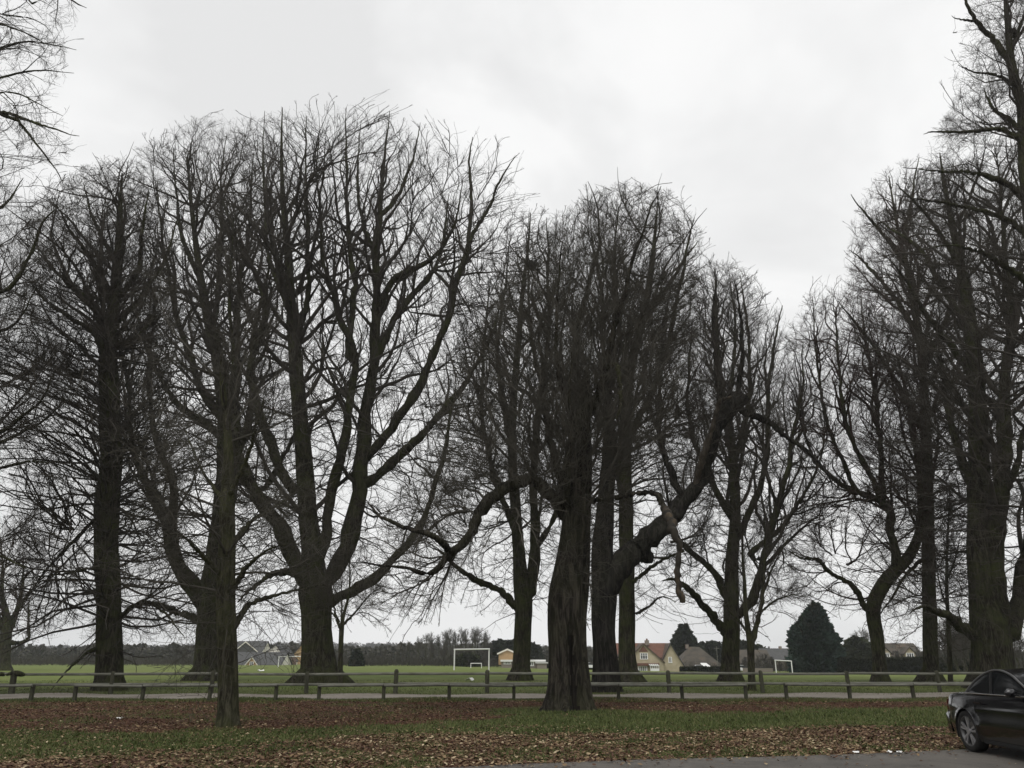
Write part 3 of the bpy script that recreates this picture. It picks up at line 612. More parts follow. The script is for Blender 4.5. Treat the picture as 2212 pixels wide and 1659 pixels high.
# tall tree at the right edge
YN = 33.0
tree('edge_tree', 'tall bare tree whose upper stem and forked tips enter at the top right corner', 'tree', YN,
     [(2330, 1540, 46), (2330, 1500, 38), (2325, 1350, 33), (2310, 1150, 30), (2290, 950, 27), (2268, 750, 23), (2240, 560, 17), (2222, 430, 13.5), (2213, 340, 12), (2206, 223, 10), (2186, 140, 8), (2178, 60, 6), (2172, -20, 4), (2180, -120, 1)],
     [([(2190, 150, 7), (2161, 99, 6.6), (2132, 65, 6), (2110, 45, 5), (2092, 12, 4), (2078, -30, 2), (2070, -70, .9)], -1),
      ([(2112, 46, 3.2), (2088, 44, 2.6), (2066, 40, 1.4), (2056, 34, .6)], -1),
      ([(2208, 306, 6.5), (2156, 283, 5.4), (2090, 288, 4), (2022, 285, 2.4), (1995, 290, .8)], -2),
      ([(2204, 282, 5), (2180, 258, 5), (2150, 240, 4.4), (2136, 215, 3), (2125, 190, .8)], 1),
      ([(2232, 450, 8), (2180, 400, 7), (2127, 377, 5.6), (2062, 369, 4), (2008, 367, 2.4), (1950, 362, .8)], -1.5),
      ([(2240, 540, 8), (2200, 490, 6.6), (2136, 461, 5.4), (2057, 441, 4), (1990, 432, 2.4), (1930, 420, .8)], 1.5),
      ([(2182, 110, 5), (2204, 60, 4), (2225, 10, 2.5), (2240, -40, .8)], 1.5),
      ([(2200, 190, 5), (2150, 165, 3.6), (2100, 155, 2.4), (2070, 140, .8)], -2),
      ([(2250, 640, 8), (2190, 580, 6.4), (2120, 545, 4.6), (2050, 530, 2.6), (1990, 540, .9)], -2)],
     [(-160, 2080, 2420), (0, 2070, 2480), (60, 2048, 2500), (160, 2050, 2500), (220, 2000, 2500), (280, 1985, 2500), (350, 1930, 2500), (460, 1900, 2520), (620, 1940, 2520), (900, 2040, 2500), (1200, 2100, 2480)],
     seed=23, na=5000, auto=16, auto_t=(.4, .98), auto_l=(2, 8), counts=(90, 745, 9200, 10120), lmax=(4.5, 2.2, 1.1, .5), flare=.4, thick=.85, deep=.6, up=(.06, .05, .04, .04))
# two trees reaching in from the left edge
tree('overhanging_tree', 'bare tree whose fine drooping twigs hang into the upper left corner', 'tree', 27.0,
     [(-330, 1560, 44), (-330, 1500, 36), (-320, 1300, 32), (-310, 1000, 28), (-300, 750, 24), (-290, 520, 19), (-280, 320, 14), (-265, 120, 9), (-250, -80, 4), (-240, -200, 1)],
     [([(-290, 330, 9), (-180, 215, 7), (-80, 205, 6), (0, 243, 5), (28, 251, 4.2), (60, 286, 3), (99, 337, 2.2), (127, 377, 1.6), (139, 402, .6)], -2),
      ([(0, 243, 3.4), (75, 262, 3), (119, 278, 2.2), (171, 294, .7)], -1, {'y0': -1.3}),
      ([(-285, 300, 7), (-150, 180, 5), (-40, 125, 3.6), (48, 89, 2.8), (111, 95, 1.8), (165, 108, .6)], 1),
      ([(-285, 260, 7), (-150, 120, 5), (-60, 50, 3.4), (0, 45, 2.6), (60, 75, 2), (110, 100, .6)], -2),
      ([(-290, 360, 7), (-160, 250, 5), (-50, 180, 3.4), (0, 163, 2.8), (60, 151, 2), (119, 153, 1.4), (160, 158, .6)], 2),
      ([(-285, 420, 7), (-160, 300, 5), (-50, 225, 3.4), (0, 211, 2.8), (40, 204, 2), (91, 226, 1.4), (135, 250, .6)], -1),
      ([(-270, 150, 6), (-150, 40, 4.6), (-50, 10, 3), (0, 28, 2.4), (40, 34, 2), (87, 48, 1.4), (112, 72, .6)], 1.5),
      ([(-255, 0, 5), (-120, -70, 4), (0, -60, 3.2), (50, -20, 2.6), (71, 9, 2.2), (85, 2, 1.2), (100, -12, .6)], -1),
      ([(-250, -40, 5), (-60, -110, 4), (80, -70, 3), (140, -12, 2.2), (162, 4, 1.8), (187, 17, .6)], 0)],
     [(-230, -420, 180), (-60, -440, 180), (0, -440, 150), (100, -450, 150), (160, -460, 160), (280, -460, 165), (400, -460, 120), (480, -480, 60), (700, -480, 40), (1100, -500, 20)],
     seed=24, na=2400, tl=(.15, .8), sc_up=-.02, sc_out=.7, auto=3, auto_t=(.5, .95), auto_l=(3, 6), counts=(40, 330, 3400, 3000), lmax=(2.6, 1.8, 1.0, .5), deep=.5, up=(-.02, -.03, -.03, -.02), ang=((22, 50), (25, 55), (28, 58), (30, 60)), thick=.62, jit=.1)
tree('leaning_in_tree', 'bare tree whose arching limbs reach in from the left edge at mid height', 'tree', 36.0,
     [(-190, 1515, 44), (-190, 1490, 36), (-188, 1300, 31), (-180, 1100, 28), (-175, 930, 24), (-170, 800, 20), (-165, 680, 16), (-160, 560, 12), (-150, 440, 7), (-140, 330, 1.5)],
     [([(-165, 720, 9), (-80, 650, 7.5), (0, 628, 6), (26, 616, 5.4), (60, 556, 4.4), (97, 480, 3), (120, 452, 1)], -2),
      ([(-170, 1030, 8), (-80, 985, 6), (0, 958, 5), (43, 937, 4), (100, 905, 2.6), (140, 860, .9)], 2),
      ([(-170, 1010, 8), (-90, 960, 6), (0, 932, 5), (43, 897, 4), (88, 862, 2.6), (120, 800, .9)], -2),
      ([(-175, 1090, 8), (-80, 1030, 6), (0, 1012, 4.6), (56, 998, 3.4), (110, 1000, .9)], 0),
      ([(-165, 640, 7), (-100, 560, 5.4), (-40, 480, 4), (20, 430, 2.6), (50, 385, .8)], 2),
      ([(-170, 860, 8), (-90, 790, 6), (-20, 730, 4.6), (40, 690, 3), (80, 620, .9)], -2),
      ([(-180, 1230, 7), (-90, 1200, 5), (0, 1200, 3.6), (60, 1230, .9)], -2)],
     [(300, -300, 0), (370, -340, 60), (450, -360, 130), (600, -370, 140), (800, -380, 150), (1000, -380, 150), (1200, -380, 110), (1330, -340, 60)],
     seed=25, na=4500, auto=12, auto_t=(.3, .92), auto_l=(3, 9), counts=(80, 679, 7200, 7920), lmax=(5, 2.6, 1.3, .6), deep=.7, thick=.9)
# distant tree at the left edge of the field
YT = 120.0
tree('distant_park_tree', 'smaller distant bare tree with an elbowed low branch, far left at the field edge', 'tree', YT,
     [(8, 1447, 16), (9, 1430, 13), (11, 1395, 12), (14, 1360, 11), (12, 1320, 7), (4, 1280, 4.5), (6, 1220, 2.4), (0, 1160, .6)],
     [([(16, 1385, 6), (40, 1388, 5), (60, 1380, 4.4), (63, 1366, 4), (61, 1340, 3), (64, 1290, 1)], -1),
      ([(16, 1370, 8), (32, 1330, 6), (44, 1280, 4), (50, 1200, 1.2)], 4),
      ([(10, 1370, 7), (-10, 1320, 5), (-20, 1260, 3), (-30, 1180, 1)], -4),
      ([(18, 1350, 6), (50, 1300, 4), (80, 1260, 2), (100, 1220, .8)], -4)],
     [(1120, -40, 60), (1180, -70, 100), (1260, -90, 120), (1340, -80, 110), (1390, -60, 80)], seed=26, na=4500, thick=1.7, auto=12, counts=(70, 515, 4600, 0), flare=.4, twig='twig_red', lmax=(10, 5, 2.4, 1))
# slim young trees
def sap(label, px, pby, trunk, limbs, prof, seed, **k):
    tree('sapling', label, 'tree', gy(px, pby), trunk, limbs, prof, seed=seed, counts=k.pop('counts', (40, 330, 1500, 0)), na=450, tl=(.15, .6), flare=.2, group='slim young trees', kk=24, **k)
sap('slim young tree forking low, just right of the tallest tree', 735, 1482,
    [(735, 1484, 5.5), (735, 1440, 5), (736, 1400, 4.8), (738, 1362, 5), (742, 1330, 3.2), (752, 1290, 2.4), (756, 1240, 1.6), (752, 1190, .6)],
    [([(738, 1362, 4), (727, 1330, 2.8), (720, 1290, 2), (716, 1230, .6)], .6), ([(744, 1348, 3), (770, 1320, 2), (795, 1290, 1.4), (820, 1270, .5)], -.8), ([(738, 1350, 2.6), (738, 1300, 2), (736, 1240, .6)], .8), ([(732, 1340, 2.4), (705, 1310, 1.6), (690, 1280, .5)], -.5)],
    [(1170, 700, 800), (1240, 670, 850), (1320, 660, 860), (1380, 690, 840)], 31, lmax=(2.2, 1.2, .7, .3), thick=.8)
sap('slim young tree with a V-shaped fork behind the post fence, left of the dark cypress', 1622, 1492,
    [(1624, 1494, 10), (1624, 1480, 7.5), (1622, 1430, 7), (1621, 1385, 7.5), (1617, 1365, 6), (1611, 1320, 4.6), (1608, 1260, 3.6), (1604, 1190, 2.4), (1606, 1110, .8)],
    [([(1622, 1385, 6.5), (1632, 1355, 5.4), (1642, 1310, 4.4), (1648, 1240, 3.2), (1652, 1160, 2), (1650, 1090, .7)], .8), ([(1638, 1330, 3), (1670, 1300, 2.4), (1710, 1285, 1.6), (1745, 1290, .5)], -1.5), ([(1617, 1372, 3), (1596, 1340, 2.4), (1575, 1320, 1.6), (1560, 1300, .6)], -.6), ([(1640, 1320, 3), (1660, 1250, 2.4), (1690, 1190, 1.6), (1715, 1140, .6)], 1)],
    [(1080, 1585, 1690), (1160, 1560, 1730), (1260, 1550, 1760), (1330, 1550, 1770), (1390, 1580, 1720)], 32, lmax=(2.4, 1.3, .7, .3), thick=.85)
sap('thin single-stemmed young tree behind the fence, left of the black car', 2052, 1482,
    [(2053, 1484, 5.5), (2053, 1450, 5), (2051, 1400, 4.6), (2048, 1330, 4), (2045, 1260, 3.2), (2046, 1180, 2.4), (2050, 1100, 1.4), (2052, 1040, .5)],
    [([(2048, 1320, 2.4), (2030, 1270, 1.8), (2020, 1210, .6)], .6), ([(2046, 1250, 2.2), (2066, 1200, 1.6), (2076, 1140, .5)], -.6)],
    [(1040, 2020, 2090), (1150, 1995, 2110), (1300, 1990, 2110), (1390, 2020, 2080)], 33, counts=(40, 240, 1600, 0), lmax=(2, 1.1, .6, .3), thick=.8)
# rooks' nests
def nest(label, px, py, Y, r, seed):
    rg = np.random.default_rng(seed); c = at(px, py, Y); n = 420
    a = rg.normal(size=(n, 3)); a = nrm(a) * (rg.random((n, 1)) ** .4) * r * np.array([1, 1, .62])
    d = nrm(rg.normal(size=(n, 3)) * np.array([1, 1, .45])) * rg.uniform(.25, .75, (n, 1)) * r
    P = np.stack([a - d, a + rg.normal(size=(n, 3)) * .04 * r, a + d], 1)
    V, Q = tubes(P, np.full((n, 3), .022 * r / .4), 4)
    o = mesh_np('bird_nest', V, [Q], M['twig']); o.location = tuple(c)
    tag(o, label, 'nest', "birds' nests in the treetops")
nest("dark ball of sticks, a bird's nest high in the tree left of the hollow tree", 1147, 573, YF - 1, rad(12, at(1147, 573, YF)), 41)
nest("bird's nest of sticks in the topmost fork of the tree at the right edge", 2184, 72, YN, rad(11, at(2184, 72, YN)), 42)
# ------------------------------------------------------------------ the ground and what lies on it
def hash2(ix, iy, s=0):
    n = (ix.astype(np.int64) * 374761393 + iy.astype(np.int64) * 668265263 + s * 974634777) & 0xffffffff
    n = ((n ^ (n >> 13)) * 1274126177) & 0xffffffff
    return ((n ^ (n >> 16)) & 0xffff) / 65535.0
def vnoise(x, y, s=0):
    x = np.asarray(x, float); y = np.asarray(y, float)
    ix, iy = np.floor(x), np.floor(y); fx, fy = x - ix, y - iy
    fx = fx * fx * (3 - 2 * fx); fy = fy * fy * (3 - 2 * fy)
    return (hash2(ix, iy, s) * (1 - fx) + hash2(ix + 1, iy, s) * fx) * (1 - fy) + (hash2(ix, iy + 1, s) * (1 - fx) + hash2(ix + 1, iy + 1, s) * fx) * fy
def fbm(x, y, s=0, o=4):
    return sum(vnoise(x * 2 ** k, y * 2 ** k, s + k) / 2 ** (k + 1) for k in range(o)) / (1 - .5 ** o)
# borders of the litter bands, traced on the ground (X, Y)
def border(pts):
    w = np.array([ground_at(px, py)[:2] for px, py in pts]); return lambda X: np.interp(X, w[:, 0], w[:, 1])
B_back_top = border([(-400, 1517), (0, 1516), (500, 1515), (1100, 1512), (1600, 1512), (2212, 1510)])
B_back_bot = border([(-400, 1584), (0, 1582), (300, 1581), (480, 1577), (620, 1575), (850, 1569), (1040, 1560), (1110, 1548), (1230, 1532), (1330, 1541), (1650, 1543), (1850, 1533), (2060, 1526), (2400, 1524)])
B_front = border([(-400, 1655), (0, 1640), (300, 1624), (554, 1609), (800, 1588), (1000, 1583), (1350, 1583), (1646, 1575), (1900, 1567), (2060, 1562), (2400, 1556)])
_ra, _rb = ground_at(1000, 1659.5)[:2], ground_at(2010, 1626)[:2]
_rs = (_rb[1] - _ra[1]) / (_rb[0] - _ra[0])
def road_edge(X): return _ra[1] + (np.asarray(X) - _ra[0]) * _rs + .10 * np.sin(np.asarray(X) * .9) 
def leafcover(X, Y):
    n = (fbm(X * .55, Y * .55, 3) - .5); n2 = fbm(X * 2.2, Y * 2.2, 9) - .5
    w = np.clip(Y * .03, .3, 1)
    back = sstep(-w, w, Y - B_back_bot(X) + n * 2.4 + n2 * 1.5) * (1 - sstep(-.5, .5, Y - B_back_top(X) - n * 1.0))
    front = 1 - sstep(-.5, .7, Y - B_front(X) + .5 + n * 1.5 + n2 * 1.6)
    d = np.hypot(X - 1.7, (Y - 25.5) * .75); back = back * sstep(1.2, 2.8, d + n * 2.5)
    return np.clip(np.maximum(back * (.74 + n * 1.2 + n2 * .8), front * (.66 + n2 * 1.3 + n * .9)), 0, 1)
def axis(lo, hi, f0, f1, fine, grow=1.16):
    a = list(np.arange(f0, f1, fine)); s = fine
    while a[-1] < hi: s *= grow; a.append(a[-1] + s)
    s = fine
    while a[0] > lo: s *= grow; a.insert(0, a[0] - s)
    return np.array(a)
xs = axis(-1300, 1300, -24, 18, .22); ys = axis(-50, 1350, 9, 34, .2)
GX, GY = np.meshgrid(xs, ys)
GZ = gz(GX, GY) + .05 * leafcover(GX, GY) * fbm(GX * 3, GY * 3, 5) * (GY < 60) * sstep(.2, .8, GY - road_edge(GX))
nx, ny = len(xs), len(ys)
i = (np.arange(ny - 1)[:, None] * nx + np.arange(nx - 1)[None]).ravel()
Q = np.stack([i, i + 1, i + nx + 1, i + nx], 1)
m, nt, b = new_mat('park_ground')
tc = nt.nodes.new('ShaderNodeTexCoord'); P_ = tc.outputs['Object']
def attr(nt, n):
    a = nt.nodes.new('ShaderNodeAttribute'); a.attribute_name = n; return a.outputs['Fac']
n1 = noise(nt, P_, 9, 6, .7); n2 = noise(nt, P_, .35, 5, .6); n3 = noise(nt, mapping(nt, P_, (.25, 1, 1)), .12, 4, .6)
gr = ramp(nt, [(.25, (.040, .046, .018)), (.5, (.074, .090, .030)), (.75, (.115, .122, .048))]); nt.links.new(n1.outputs['Fac'], gr.inputs['Fac'])
fld = ramp(nt, [(.28, (.105, .136, .038)), (.5, (.145, .178, .052)), (.72, (.188, .202, .068))]); nt.links.new(n2.outputs['Fac'], fld.inputs['Fac'])
fl2 = ramp(nt, [(.35, (.82, .92, .8)), (.65, (1.12, 1.05, 1.0))]); nt.links.new(n3.outputs['Fac'], fl2.inputs['Fac'])
fmul = mixc(nt, 1.0, fld.outputs['Color'], fl2.outputs['Color'], 'MULTIPLY')
fmul = mixc(nt, .25, fmul, gr.outputs['Color'])
lf = ramp(nt, [(.28, (.026, .013, .009)), (.45, (.062, .029, .019)), (.6, (.100, .050, .031)), (.78, (.16, .095, .058))]); nt.links.new(n1.outputs['Fac'], lf.inputs['Fac'])
c = mixc(nt, attr(nt, 'meadow'), gr.outputs['Color'], fmul)
# darker brown earth round the trunks
ea = ramp(nt, [(.3, (.030, .026, .015)), (.7, (.060, .056, .028))]); nt.links.new(n1.outputs['Fac'], ea.inputs['Fac'])
c = mixc(nt, attr(nt, 'earth'), c, ea.outputs['Color'])
# litter edge broken up by noise
ma = nt.nodes.new('ShaderNodeMath'); ma.operation = 'ADD'; nt.links.new(attr(nt, 'leaf'), ma.inputs[0])
mb_ = nt.nodes.new('ShaderNodeMath'); mb_.operation = 'MULTIPLY_ADD'; nt.links.new(n1.outputs['Fac'], mb_.inputs[0]); mb_.inputs[1].default_value = 1.6; mb_.inputs[2].default_value = -.8
nt.links.new(mb_.outputs[0], ma.inputs[1])
rl = ramp(nt, [(.35, (0, 0, 0)), (.65, (1, 1, 1))]); nt.links.new(ma.outputs[0], rl.inputs['Fac'])
c = mixc(nt, rl.outputs['Color'], c, lf.outputs['Color'])
nt.links.new(c, b.inputs['Base Color']); b.inputs['Roughness'].default_value = .95; b.inputs['Specular IOR Level'].default_value = .1
bump(nt, b, n1.outputs['Fac'], .8, .06)
trees_xy = [(o.location[0], o.location[1]) for o in S.objects if o.parent is None and 'tree' in o.name and o.type == 'EMPTY']
er = np.zeros_like(GX)
for tx, ty in trees_xy: er = np.maximum(er, 1 - sstep(1.4, 3.6, np.hypot(GX - tx, GY - ty) + 1.6 * (fbm(GX * .7, GY * .7, 21) - .5)))
er *= np.where(GY < 30, .3, .5)
mead = sstep(40, 52, GY + 5 * (fbm(GX * .2, GY * .2, 17) - .5))
o = mesh_np('ground', np.stack([GX, GY, GZ], -1), [Q], m, attr={'leaf': leafcover(GX, GY).ravel() * (GY < 60).ravel(), 'earth': er.ravel(), 'meadow': mead.ravel()})
tag(o, kind='structure')
# road
rx = np.linspace(-40, 40, 161); ry = np.linspace(0, 1, 30)
RX, RT = np.meshgrid(rx, ry); RE = road_edge(RX) + .12 * (fbm(RX * 1.5, RX * 0, 4) - .5); RY = -25 + RT * (RE + 25)
i = (np.arange(29)[:, None] * 161 + np.arange(160)[None]).ravel()
m, nt, b = new_mat('worn_asphalt'); tc = nt.nodes.new('ShaderNodeTexCoord')
n1 = noise(nt, tc.outputs['Object'], 60, 4, .7); n2 = noise(nt, tc.outputs['Object'], .9, 7, .72, .6)
r = ramp(nt, [(.3, (.062, .058, .052)), (.7, (.145, .135, .122))]); nt.links.new(n1.outputs['Fac'], r.inputs['Fac'])
r2 = ramp(nt, [(.34, (.50, .48, .45)), (.48, (.82, .80, .77)), (.66, (1.12, 1.08, 1.04))]); nt.links.new(n2.outputs['Fac'], r2.inputs['Fac'])
nt.links.new(mixc(nt, 1.0, r.outputs['Color'], r2.outputs['Color'], 'MULTIPLY'), b.inputs['Base Color']); b.inputs['Roughness'].default_value = .85
bump(nt, b, n1.outputs['Fac'], .4, .01)
o = mesh_np('road', np.stack([RX, RY, np.full_like(RX, .03)], -1), [np.stack([i, i + 1, i + 162, i + 161], 1)], m); tag(o, kind='structure')
# footpath between the two fences
pl = [ground_at(x, y)[:2] for x, y in ((-600, 1513.5), (0, 1513), (1100, 1511), (2212, 1509.5), (2900, 1509))]
pf = [ground_at(x, y)[:2] for x, y in ((-600, 1501.5), (0, 1501), (1100, 1500), (2212, 1497.5), (2900, 1497))]
pxs = np.linspace(-70, 70, 281); lo = np.interp(pxs, [p[0] for p in pl], [p[1] for p in pl]); hi = np.interp(pxs, [p[0] for p in pf], [p[1] for p in pf])
lo = lo + .25 * (fbm(pxs * .8, pxs * 0, 6) - .5); hi = hi + .4 * (fbm(pxs * .6, pxs * 0, 8) - .5)
T = np.linspace(0, 1, 8)[:, None]; PY = lo[None] * (1 - T) + hi[None] * T; PX = np.repeat(pxs[None], 8, 0)
i = (np.arange(7)[:, None] * 281 + np.arange(280)[None]).ravel()
mp = varied('path_gravel', [(.3, (.165, .148, .125)), (.7, (.27, .245, .215))], 6, bmp=.3, bdist=.01, scale2=.5, stops2=[(.3, (.75, .72, .7)), (.7, (1.1, 1.1, 1.1))])
o = mesh_np('path', np.stack([PX, PY, gz(PX, PY) + .035], -1), [np.stack([i, i + 1, i + 282, i + 281], 1)], mp); tag(o, kind='structure')
# pale edging along the near side of the path
e0 = MB(); 
for k in range(280):
    x0, x1 = pxs[k], pxs[k + 1]; y0, y1 = lo[k], lo[k + 1]; z0, z1 = float(gz(x0, y0)), float(gz(x1, y1))
    e0.hexa([(x0, y0 - .10, z0 - .1), (x1, y1 - .10, z1 - .1), (x1, y1 + .03, z1 - .1), (x0, y0 + .03, z0 - .1)], [(x0, y0 - .10, z0 + .055), (x1, y1 - .10, z1 + .055), (x1, y1 + .03, z1 + .055), (x0, y0 + .03, z0 + .055)])
o = e0.build('path_kerb', varied('kerb_stone', [(.3, (.16, .145, .12)), (.7, (.30, .28, .245))], 8, bmp=0)); tag(o, kind='structure')
# fallen leaves
def leaf_mat():
    m, nt, b = new_mat('dead_leaf'); a = attr(nt, 'tone')
    r = ramp(nt, [(0, (.046, .022, .015)), (.3, (.088, .046, .028)), (.52, (.135, .082, .045)), (.78, (.235, .168, .092)), (1, (.42, .34, .22))]); nt.links.new(a, r.inputs['Fac'])
    nt.links.new(r.outputs['Color'], b.inputs['Base Color']); b.inputs['Roughness'].default_value = .75; b.inputs['Specular IOR Level'].default_value = .25
    return m
def scatter_leaves(name, n, y0, y1, pfun, size, tone, seed, x0=-24, x1=17, ypow=1.0):
    rg = np.random.default_rng(seed)
    X = rg.uniform(x0, x1, n); Y = y0 + (y1 - y0) * rg.random(n) ** ypow
    ok = (rg.random(n) < pfun(X, Y)) & (np.abs(X) < Y * .68 + .6); X, Y = X[ok], Y[ok]; n = len(X)
    s = size * (.45 + 1.1 * rg.random(n) ** 1.6); a = rg.uniform(0, 6.28, n)
    Z = gz(X, Y) + .05 * leafcover(X, Y) * fbm(X * 3, Y * 3, 5) * sstep(.2, .8, Y - road_edge(X)) + np.where(Y < road_edge(X), .034, .012) + rg.random(n) * .018
    base = np.array([[-.5, 0], [-.12, .36], [.34, .26], [.55, 0], [.34, -.26], [-.12, -.36]])
    fold = rg.uniform(-.1, .5, (n, 1)); tx = rg.normal(0, .20, (n, 1)); ty = rg.normal(0, .20, (n, 1))
    lx, ly = base[None, :, 0] * s[:, None], base[None, :, 1] * s[:, None]
    lz = np.abs(ly) * fold + lx * tx + ly * ty + (lx ** 2) / s[:, None] * rg.uniform(-.2, .6, (n, 1))
    lz = lz - lz.min(1, keepdims=True)
    c, sn = np.cos(a)[:, None], np.sin(a)[:, None]
    V = np.stack([X[:, None] + lx * c - ly * sn, Y[:, None] + lx * sn + ly * c, Z[:, None] + lz], -1)
    i = (np.arange(n) * 6)[:, None]
    Q = np.concatenate([i + np.array([[0, 3, 2, 1]]), i + np.array([[0, 5, 4, 3]])])
    t = np.clip(tone(rg, X, Y, n), 0, 1)
    o = mesh_np(name, V, [Q], LEAFM, attr={'tone': np.repeat(t, 6)}, smooth=False); tag(o, kind='stuff'); return o
LEAFM = leaf_mat()
road_fade = lambda X, Y: np.where(Y < road_edge(X), .42 * np.exp((Y - road_edge(X)) / .30) + .012, 1)
scatter_leaves('fallen_leaves', 340000, 10.5, 20, lambda X, Y: (leafcover(X, Y) * (Y < B_front(X) + 2.5) * .62 + .12) * road_fade(X, Y), .052,
               lambda rg, X, Y, n: .50 + .24 * rg.normal(size=n) + .22 * (fbm(X * .5, Y * .5, 30) - .5) * 2 - .10 * sstep(4, 9, X) + (rg.random(n) < .07) * .3, 51)
scatter_leaves('fallen_leaves', 340000, 16, 34, lambda X, Y: leafcover(X, Y) * (Y > B_back_bot(X) - 2) * .55 + .03, .052,
               lambda rg, X, Y, n: .32 + .17 * rg.normal(size=n) + .45 * (fbm(X * .4, Y * .4, 31) - .5) + (rg.random(n) < .035) * .4, 52, x0=-26, x1=24)
# grass blades on the verge
def blades(name, n, y0, y1, pfun, h, seed, x0, x1, mat):
    rg = np.random.default_rng(seed)
    X = rg.uniform(x0, x1, n); Y = rg.uniform(y0, y1, n)
    ok = (rg.random(n) < pfun(X, Y)) & (np.abs(X) < Y * .68 + .6) & (Y > road_edge(X) + .15); X, Y = X[ok], Y[ok]; n = len(X)
    hh = h * rg.uniform(.4, 1.5, n) * (.6 + .9 * fbm(X * 1.3, Y * 1.3, 40)); a = rg.uniform(0, 6.28, n); w = .006 + .006 * rg.random(n)
    Z = gz(X, Y); lean = rg.normal(0, .45, (n, 2)) * hh[:, None]
    dx, dy = np.cos(a) * w * 1.6, np.sin(a) * w * 1.6
    V = np.stack([np.stack([X - dx, Y - dy, Z], -1), np.stack([X + dx, Y + dy, Z], -1), np.stack([X + lean[:, 0], Y + lean[:, 1], Z + hh], -1)], 1)
    i = (np.arange(n) * 3)[:, None]
    o = mesh_np(name, V, [i + np.array([[0, 1, 2]])], mat, attr={'tone': np.repeat(np.clip(.5 + .2 * rg.normal(size=n) + .5 * (fbm(X * .6, Y * .6, 44) - .5), 0, 1), 3)}, smooth=False)
    tag(o, kind='stuff')
m, nt, b = new_mat('grass_blade'); r = ramp(nt, [(0, (.036, .046, .015)), (.45, (.070, .092, .028)), (.8, (.125, .132, .052)), (1, (.16, .14, .075))]); nt.links.new(attr(nt, 'tone'), r.inputs['Fac'])
nt.links.new(r.outputs['Color'], b.inputs['Base Color']); b.inputs['Roughness'].default_value = .7; b.inputs['Specular IOR Level'].default_value = .15
blades('grass', 330000, 12, 30, lambda X, Y: np.clip(1 - 1.0 * leafcover(X, Y), .04, 1) * np.clip(26 / Y - .45, .12, 1), .055, 61, -21, 19, m)
blades('grass', 120000, 31, 33.6, lambda X, Y: .5 + 0 * X, .07, 62, -24, 23, m)
blades('grass', 160000, 37, 62, lambda X, Y: np.clip(1.5 - Y / 45, .1, 1) * .7, .06, 63, -42, 42, m)
# scraps of litter
paper = flat('white_paper', (.80, .80, .78), .6)
def scrap(name, label, px, py, size, seed, col=None):
    rg = np.random.default_rng(seed); g = ground_at(px, py); b = MB(); n = 4
    gx = np.linspace(-.5, .5, n); H = rg.uniform(0, .35, (n, n)) * size
    for a in range(n - 1):
        for c in range(n - 1):
            q = [(gx[a + i] * size + rg.normal() * 0, gx[c + j] * size * .7, .012 + H[a + i, c + j]) for i, j in ((0, 0), (1, 0), (1, 1), (0, 1))]
            b.poly(q)
    o = b.build(name, col or paper); o.location = tuple(g + np.array([0, 0, .03])); o.rotation_euler = (0, 0, rg.uniform(0, 3))
    s = o.modifiers.new('thickness', 'SOLIDIFY'); s.thickness = .006
    tag(o, label, 'litter', 'scraps of white litter'); return o
scrap('paper_scrap', 'crumpled white paper among the brown leaves, left of the slim front trunk', 257, 1557, .16, 1)
scrap('paper_scrap', 'white scrap at the road edge, leftmost of the three near the car', 1850, 1632, .10, 2)
scrap('paper_scrap', 'white scrap at the road edge, middle of the three near the car', 1923, 1632, .10, 3)
scrap('paper_scrap', 'white scrap at the road edge, closest of the three to the car', 1944, 1632, .08, 4)
scrap('paper_scrap', 'pale crumpled paper on the grass left of the tree with the long side limb', 1014, 1472, .6, 5)
scrap('plastic_bag', 'small white bag on the field between the slim front trunk and the smallest goal frame', 563, 1452, .7, 6)
# ------------------------------------------------------------------ the two wooden fences
M['rail'] = varied('weathered_rail', [(.3, (.085, .084, .068)), (.6, (.155, .155, .13)), (.8, (.23, .23, .20))], 3, (.6, 3, 3), .85, .3, .01)
M['post'] = varied('mossy_post', [(.3, (.028, .027, .020)), (.55, (.055, .055, .037)), (.8, (.085, .088, .055))], 4, (2, 2, .6), .9, .4, .015)
def knee(label, posts, ends, ybase, railpx, rg):
    """low knee rail: thin square posts, one round-topped rail on them"""
    pw = [ground_at(px, ybase(px)) for px in posts]
    root = empty('knee_rail_fence', pw[0], label, 'fence', 'low knee rails along the path'); O = np.array(root.location)
    for px, g in zip(posts, pw):
        h = .60 + rg.uniform(-.02, .02); w = .062; p = g - O; le = rg.normal(0, .012, 2)
        b = MB().hexa([(p[0] - w, p[1] - w, p[2] - .25), (p[0] + w, p[1] - w, p[2] - .25), (p[0] + w, p[1] + w, p[2] - .25), (p[0] - w, p[1] + w, p[2] - .25)],
                      [(p[0] - w + le[0], p[1] - w, p[2] + h), (p[0] + w + le[0], p[1] - w, p[2] + h), (p[0] + w + le[0], p[1] + w, p[2] + h), (p[0] - w + le[0], p[1] + w, p[2] + h)])
        b.build('post', M['post'], root, bevel=.012)
    xs_ = [ground_at(px, ybase(px)) for px in ends]; pts = [xs_[0]] + [p for p in pw if xs_[0][0] + .3 < p[0] < xs_[1][0] - .3] + [xs_[1]]
    for a, c in zip(pts[:-1], pts[1:]):
        za, zc = .56 + rg.uniform(-.018, .018), .56 + rg.uniform(-.018, .018)
        a = a - O + [0, -.10, za]; c = c - O + [0, -.10, zc]
        n = 10; prof = [(.055 * math.cos(t), .05 * math.sin(t)) for t in np.linspace(0, 2 * math.pi, n, endpoint=False)]
        b = MB(); b.hexa([(a[0] + .015, a[1] + u, a[2] + v) for u, v in prof], [(c[0] - .015, c[1] + u, c[2] + v) for u, v in prof]); b.build('rail', M['rail'], root)
    return root
_rg = np.random.default_rng(5)
yb = lambda px: 1516.5 - .0022 * px
